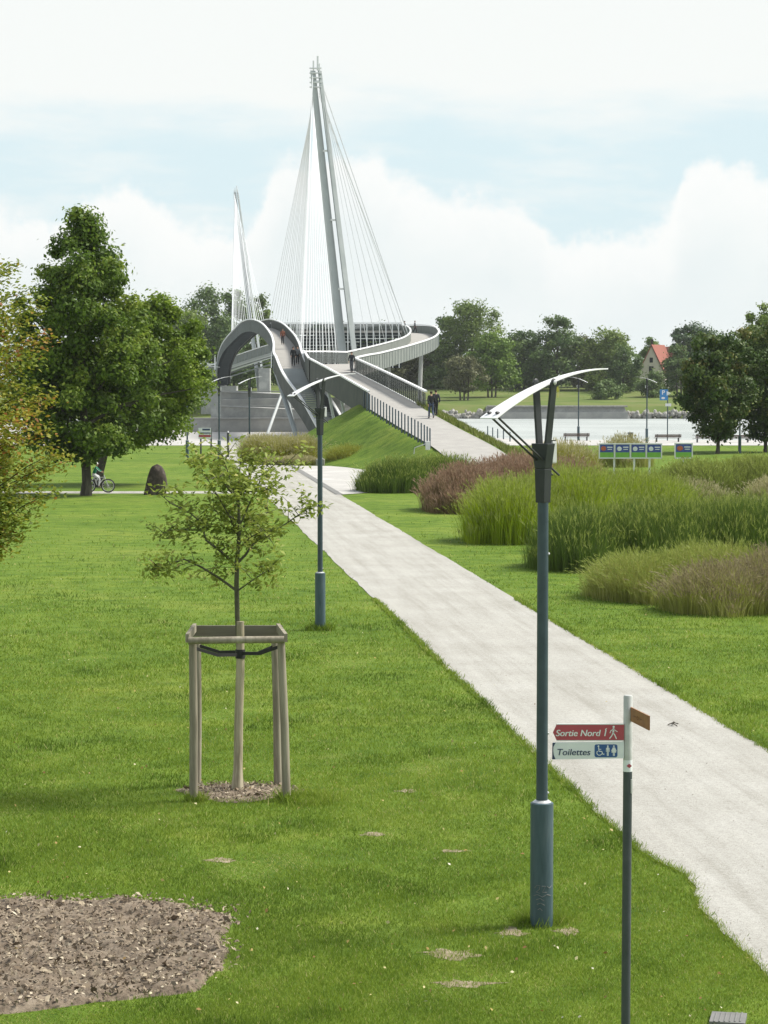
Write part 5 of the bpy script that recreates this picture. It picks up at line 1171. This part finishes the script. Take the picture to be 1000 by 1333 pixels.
for (a, b) in (((-.08, .0), (.10, .04)), ((-.05, .03), (.05, -.05)), ((.0, .0), (.06, .09))): tw.tube([(g.x+a[0], g.y+a[1]*3, .03), (g.x+(a[0]+b[0])/2, g.y+(a[1]+b[1])*1.5, .06), (g.x+b[0], g.y+b[1]*3, .03)], .008, 5)
tag(tw.build('twig', M_bark), 'small dark twig lying on the pale path', 'twig')

# ------------------------------------------------------------------ people
def skin_mesh(name, verts, edges, radii, mat, parent, root_i=0, sub=2):
    me = bpy.data.meshes.new(name); me.from_pydata([tuple(v) for v in verts], edges, []); ob = bpy.data.objects.new(name, me); COL.objects.link(ob)
    md = ob.modifiers.new('s', 'SKIN'); md.use_smooth_shade = True
    for i, rr in enumerate(radii):
        d = me.skin_vertices[0].data[i]; d.radius = (rr, rr) if not isinstance(rr, tuple) else rr; d.use_root = (i == root_i)
    s = ob.modifiers.new('u', 'SUBSURF'); s.levels = sub; s.render_levels = sub
    dg = bpy.context.evaluated_depsgraph_get(); m2 = bpy.data.meshes.new_from_object(ob.evaluated_get(dg)); bpy.data.objects.remove(ob); bpy.data.meshes.remove(me)
    m2.name = name; return link_mesh(name, m2, mat, parent, smooth=True, world=False)
def person(label, loc, face, H, pose, top, legs, hair, group=None, hat=None, bag=None, coat=False, trims=None):
    """local frame: +Y is where the person looks, joints in metres for a 1.75 m figure; pose gives both arms and legs"""
    s = H/1.75; root = thing('person', label, 'person', loc, face, group)
    J = dict(pelvis=(0, 0, .95), spine=(0, .01, 1.12), chest=(0, .0, 1.33), neck=(0, .0, 1.48), headb=(0, .02, 1.55), head=(0, .035, 1.64), crown=(0, .02, 1.72),
             shL=(-.18, 0, 1.42), shR=(.18, 0, 1.42), hipL=(-.09, 0, .92), hipR=(.09, 0, .92)); J.update(pose)
    for k in J: J[k] = Vector(J[k])*s
    def fing(sd):
        w, h = J['wr'+sd], J['ha'+sd]; d = (h-w).normalized(); side = d.cross(Vector((0, 1, 0)) if abs(d.y) < .8 else Vector((0, 0, 1))).normalized(); up = side.cross(d); out = []
        for q in range(4):
            b = h+up*(.03-.02*q)*s; L_ = (.075, .085, .08, .062)[q]*s; out.append([b, b+d*L_*.5+side*.005*s, b+d*L_*.85+side*.02*s])
        b = w.lerp(h, .45)+up*.03*s; out.append([b, b+up*.03*s+d*.02*s, b+up*.035*s+d*.05*s]); return out
    nm = list(J); V = [J[k] for k in nm]; ix = {k: i for i, k in enumerate(nm)}
    rad = dict(pelvis=.115, spine=.105, chest=.125, neck=.052, headb=.062, head=(.078, .092), crown=.06, shL=.06, shR=.06, elL=.042, elR=.042, wrL=.029, wrR=.029, haL=.036, haR=.036, hipL=.085, hipR=.085, knL=.058, knR=.058, anL=.038, anR=.038, toL=.034, toR=.034)
    E = [(a, b) for a, b in (('pelvis', 'spine'), ('spine', 'chest'), ('chest', 'neck'), ('neck', 'headb'), ('headb', 'head'), ('head', 'crown'), ('chest', 'shL'), ('chest', 'shR'), ('shL', 'elL'), ('shR', 'elR'), ('elL', 'wrL'), ('elR', 'wrR'), ('wrL', 'haL'), ('wrR', 'haR'), ('pelvis', 'hipL'), ('pelvis', 'hipR'), ('hipL', 'knL'), ('hipR', 'knR'), ('knL', 'anL'), ('knR', 'anR'), ('anL', 'toL'), ('anR', 'toR'))]
    Ei = [(ix[a], ix[b]) for a, b in E]; rr = [tuple(x*s for x in rad[k]) if isinstance(rad[k], tuple) else rad[k]*s for k in nm]
    for sd in 'LR':
        for ch in fing(sd):
            p = ix['ha'+sd] if ch is not fing else 0
            for v in ch: V.append(v); rr.append(.0095*s); Ei.append((p, len(V)-1)); p = len(V)-1
    V.append(J['head']+Vector((0, .105, -.01))*s); rr.append(.014*s); Ei.append((ix['head'], len(V)-1))      # nose
    skin_mesh('body', V, Ei, rr, M_skin, root, ix['pelvis'])
    def cloth_part(name, keys, edges, radd, mat):
        kx = {k: i for i, k in enumerate(keys)}; return skin_mesh(name, [J[k] for k in keys], [(kx[a], kx[b]) for a, b in edges], [radd[k]*s for k in keys], mat, root, 0)
    tk = ['chest', 'spine', 'pelvis', 'neck', 'shL', 'shR', 'elL', 'elR', 'wrL', 'wrR']; te = [('chest', 'spine'), ('spine', 'pelvis'), ('chest', 'neck'), ('chest', 'shL'), ('chest', 'shR'), ('shL', 'elL'), ('shR', 'elR'), ('elL', 'wrL'), ('elR', 'wrR')]
    J['hem'] = J['pelvis'].lerp((J['knL']+J['knR'])/2, .5 if coat else .2)
    tk.append('hem'); te.append(('pelvis', 'hem'))
    cloth_part('jacket', tk, te, dict(chest=.155, spine=.145, pelvis=.15, neck=.068, shL=.08, shR=.08, elL=.06, elR=.06, wrL=.045, wrR=.045, hem=.15 if coat else .135), top)
    cloth_part('trousers', ['pelvis', 'hipL', 'hipR', 'knL', 'knR', 'anL', 'anR'], [('pelvis', 'hipL'), ('pelvis', 'hipR'), ('hipL', 'knL'), ('hipR', 'knR'), ('knL', 'anL'), ('knR', 'anR')], dict(pelvis=.13, hipL=.105, hipR=.105, knL=.078, knR=.078, anL=.06, anR=.06), legs)
    for sd in 'LR':
        m = MB(); a, t = J['an'+sd], J['to'+sd]; m.tube([a+Vector((0, -.05, -.03))*s, a.lerp(t, .4)+Vector((0, 0, -.015))*s, t+Vector((0, .03, -.01))*s], [.042*s, .048*s, .03*s], 8); m.build('shoe', M_darkmetal, root, smooth=True, world=False)
    h = J['head']
    m = MB(); m.ell(h+Vector((0, -.025, .035))*s, (.093*s, .105*s, .095*s), 14, 10); m.build('helmet' if hat else 'hair', hat or hair, root, smooth=True, world=False)
    for sx in (-1, 1):
        m = MB(); m.ell(h+Vector((sx*.032, .083, .0))*s, (.012*s, .008*s, .009*s), 8, 5); m.build('eye', M_darkmetal, root, world=False)
        m = MB(); m.ell(h+Vector((sx*.085, .0, -.01))*s, (.014*s, .02*s, .03*s), 8, 5); m.build('ear', M_skin, root, world=False)
    m = MB(); m.ell(h+Vector((0, .085, -.055))*s, (.025*s, .008*s, .007*s), 8, 5); m.build('mouth', M_red, root, world=False)
    if trims: m = MB(); m.tube([J['shL'].lerp(J['elL'], .2)+Vector((-.075, 0, 0))*s, J['elL']+Vector((-.058, 0, 0))*s, J['wrL']+Vector((-.045, 0, 0))*s], .016*s, 6); m.tube([J['shR'].lerp(J['elR'], .2)+Vector((.075, 0, 0))*s, J['elR']+Vector((.058, 0, 0))*s, J['wrR']+Vector((.045, 0, 0))*s], .016*s, 6); m.build('sleeve_stripe', trims, root, world=False)
    return root, J
def walk(ph=1):
    f, b = ('L', 'R') if ph > 0 else ('R', 'L'); x = {'L': -1, 'R': 1}
    P = {}
    P['kn'+f] = (x[f]*.09, .20, .52); P['an'+f] = (x[f]*.09, .26, .09); P['to'+f] = (x[f]*.09, .43, .045)
    P['kn'+b] = (x[b]*.09, .02, .49); P['an'+b] = (x[b]*.09, -.27, .15); P['to'+b] = (x[b]*.09, -.17, .035)
    P['el'+f] = (x[f]*.24, -.12, 1.15); P['wr'+f] = (x[f]*.23, -.12, .90); P['ha'+f] = (x[f]*.22, -.10, .81)
    P['el'+b] = (x[b]*.24, .06, 1.14); P['wr'+b] = (x[b]*.22, .20, .93); P['ha'+b] = (x[b]*.21, .24, .85)
    return P
C_black = cloth('black_cloth', (.018, .02, .022)); C_char = cloth('charcoal_cloth', (.035, .038, .045)); C_jean = cloth('denim', (.05, .075, .13)); C_rust = cloth('rust_cloth', (.26, .10, .06)); C_beige = cloth('beige_cloth', (.34, .29, .22)); C_green = cloth('green_cloth', (.02, .20, .11)); C_pale = cloth('pale_cloth', (.62, .63, .66)); C_hair = cloth('dark_hair', (.03, .022, .016)); C_grey = cloth('grey_cloth', (.14, .15, .16)); C_blond = cloth('fair_hair', (.30, .20, .10))
def onramp(px, D, zoff=0.03):
    c = ramp_at(D); return (xpx(px, D), D, c.z+zoff)
PG = 'people walking on the footbridge'
p_, J_ = person('person in a long black coat walking up the ramp path', onramp(561.5, 158.5), R(12), 1.76, walk(1), C_black, C_jean, C_hair, coat=True)
bgm = thing('handbag', 'black bag hanging from the hand of the walker in a long black coat', 'bag', p_.location, R(12)); h = J_['haR']; m = MB(); m.box(h+Vector((.02, 0, -.28)), (.13, .36, .34)); m.build('bag_body', C_black, bgm, world=False, bevel=.03); m = MB(); m.tube([h+Vector((.02, -.13, -.12)), h+Vector((.01, 0, -.0)), h+Vector((.02, .13, -.12))], .012, 6); m.build('handle', C_black, bgm, world=False)
person('person in a charcoal jacket close beside the walker in the black coat', onramp(567.5, 160.0), R(8), 1.70, walk(-1), C_char, C_char, C_hair)
person('person in a charcoal jacket and dark trousers on the landing where the decks fork', onramp(458, 204.5, 0), R(172), 1.74, walk(1), C_char, C_grey, C_hair)
def onarch(px, D): i = min(range(len(AR)), key=lambda k: abs(AR[k].y-D)); return (xpx(px, D), AR[i].y, AR[i].z+.005)
person('person in black, left of the pair on the lower part of the arched deck', onarch(382.2, 221), R(185), 1.78, walk(1), C_black, C_black, C_hair)
person('person in a grey jacket, right of the pair on the arched deck', onarch(387, 222.5), R(180), 1.68, walk(-1), C_grey, C_black, C_hair)
person('person in a rust top alone higher up the arched deck', onarch(368.5, 272), R(184), 1.78, walk(1), C_rust, C_char, C_hair)
person('person seen over the inner rail at the far bend of the curved deck', (xpx(527, 352), 352, 12.05), R(90), 1.7, walk(1), C_char, C_char, C_hair)
person('person seen over the outer rail at the far bend of the curved deck', (xpx(540, 349), 349, 12.0), R(-80), 1.72, walk(-1), C_grey, C_char, C_hair)

# child on a bicycle, riding to the right (+X)
def bicycle():
    g = gnd(130, 640.8); yy = 116.0; bx = xpx(128, yy); fx = bx+.42; rw = .31
    root = thing('bicycle', 'small silver bicycle ridden by the child along the thin path', 'bicycle', (bx, yy, .012))
    def wheel(x):
        m = MB(); pts = [(x+rw*math.cos(a), yy, .012+rw+.015+rw*math.sin(a)) for a in np.linspace(0, 2*math.pi, 25)]; m.tube(pts, .026, 8, cap=False); w = m.build('wheel', M_rubber, root, smooth=True)
        m = MB(); pts = [(x+.275*math.cos(a), yy, .337+.275*math.sin(a)) for a in np.linspace(0, 2*math.pi, 25)]; m.tube(pts, .018, 6, cap=False)
        for a in np.linspace(0, 2*math.pi, 14, endpoint=False): m.tube([(x, yy, .337), (x+.275*math.cos(a), yy, .337+.275*math.sin(a))], .004, 4)
        m.ell((x, yy, .337), (.03, .04, .03), 8, 6); m.build('rim', M_rim, w, smooth=True)
    wheel(bx-.46); wheel(bx+.46)
    m = MB(); bb = (bx-.06, yy, .32); sc = (bx-.2, yy, .74); hd = (bx+.30, yy, .74); fa = (bx+.46, yy, .337); ra = (bx-.46, yy, .337)
    for a, b in ((bb, sc), (bb, hd), (sc, hd), (ra, bb), (ra, sc)): m.tube([a, b], .022, 7)
    m.tube([(bx+.26, yy, .86), hd, (bx+.36, yy, .6), fa], .02, 7); m.build('frame', M_rim, root, smooth=True)
    m = MB(); m.tube([(bx+.20, yy-.22, .95), (bx+.27, yy, .93), (bx+.20, yy+.22, .95)], .015, 6); m.build('handlebar', M_darkmetal, root, smooth=True)
    m = MB(); m.ell((bx-.22, yy, .79), (.13, .07, .035), 10, 6); m.build('saddle', M_darkmetal, root, smooth=True)
    m = MB(); m.tube([(bx-.06, yy-.09, .32), (bx+.05, yy-.09, .22), (bx+.05, yy-.16, .22)], .012, 6); m.tube([(bx-.06, yy+.09, .32), (bx-.17, yy+.09, .42), (bx-.17, yy+.16, .42)], .012, 6); m.ell((bx-.06, yy-.05, .32), (.08, .01, .08), 12, 4); m.build('pedals', M_darkmetal, root)
    # child: local +Y is forward -> world +X, local -X is world +Y ... metres for a 1.75 m figure, scaled to 1.18
    s = 1.18/1.75; zo = .012
    def q(dx, dz, side): return (side, dx/s, (dz)/s)     # dx forward from bx, dz above the ground
    pose = dict(pelvis=q(-.22, .88, 0), spine=q(-.19, 1.0, 0), chest=q(-.13, 1.14, 0), neck=q(-.09, 1.24, 0), headb=q(-.075, 1.29, 0), head=q(-.06, 1.36, 0), crown=q(-.07, 1.42, 0),
                shL=q(-.11, 1.20, -.18), shR=q(-.11, 1.20, .18), elL=q(.03, 1.06, -.27), elR=q(.03, 1.06, .27), wrL=q(.15, 1.0, -.27), wrR=q(.15, 1.0, .27), haL=q(.20, .975, -.28), haR=q(.20, .975, .28),
                hipL=q(-.21, .85, -.10), hipR=q(-.21, .85, .10), knL=q(.03, .76, -.14), knR=q(.07, .66, .14), anL=q(-.17, .51, -.17), anR=q(.02, .31, .17), toL=q(-.08, .47, -.17), toR=q(.12, .27, .17))
    person('child in a white helmet and green jacket riding the small bicycle', (bx, yy, zo), R(-90), 1.18, pose, C_green, C_pale, C_blond, hat=M_white, trims=C_pale)
bicycle()
def haze():
    m = bpy.data.materials.new('haze'); m.use_nodes = True; nt = m.node_tree
    for n in list(nt.nodes): nt.nodes.remove(n)
    o = nt.nodes.new('ShaderNodeOutputMaterial'); v = nt.nodes.new('ShaderNodeVolumePrincipled'); v.inputs['Density'].default_value = .00008; v.inputs['Color'].default_value = (.93, .96, 1, 1); nt.links.new(v.outputs[0], o.inputs['Volume'])
    b = MB(); b.box((0, 720, 22), (2100, 1660, 56)); tag(b.build('haze', m), kind='stuff')
haze()
SC.cycles.max_bounces = 6; SC.cycles.transparent_max_bounces = 10; SC.cycles.diffuse_bounces = 3; SC.cycles.glossy_bounces = 3; SC.cycles.transmission_bounces = 3
SC.cycles.use_denoising = True
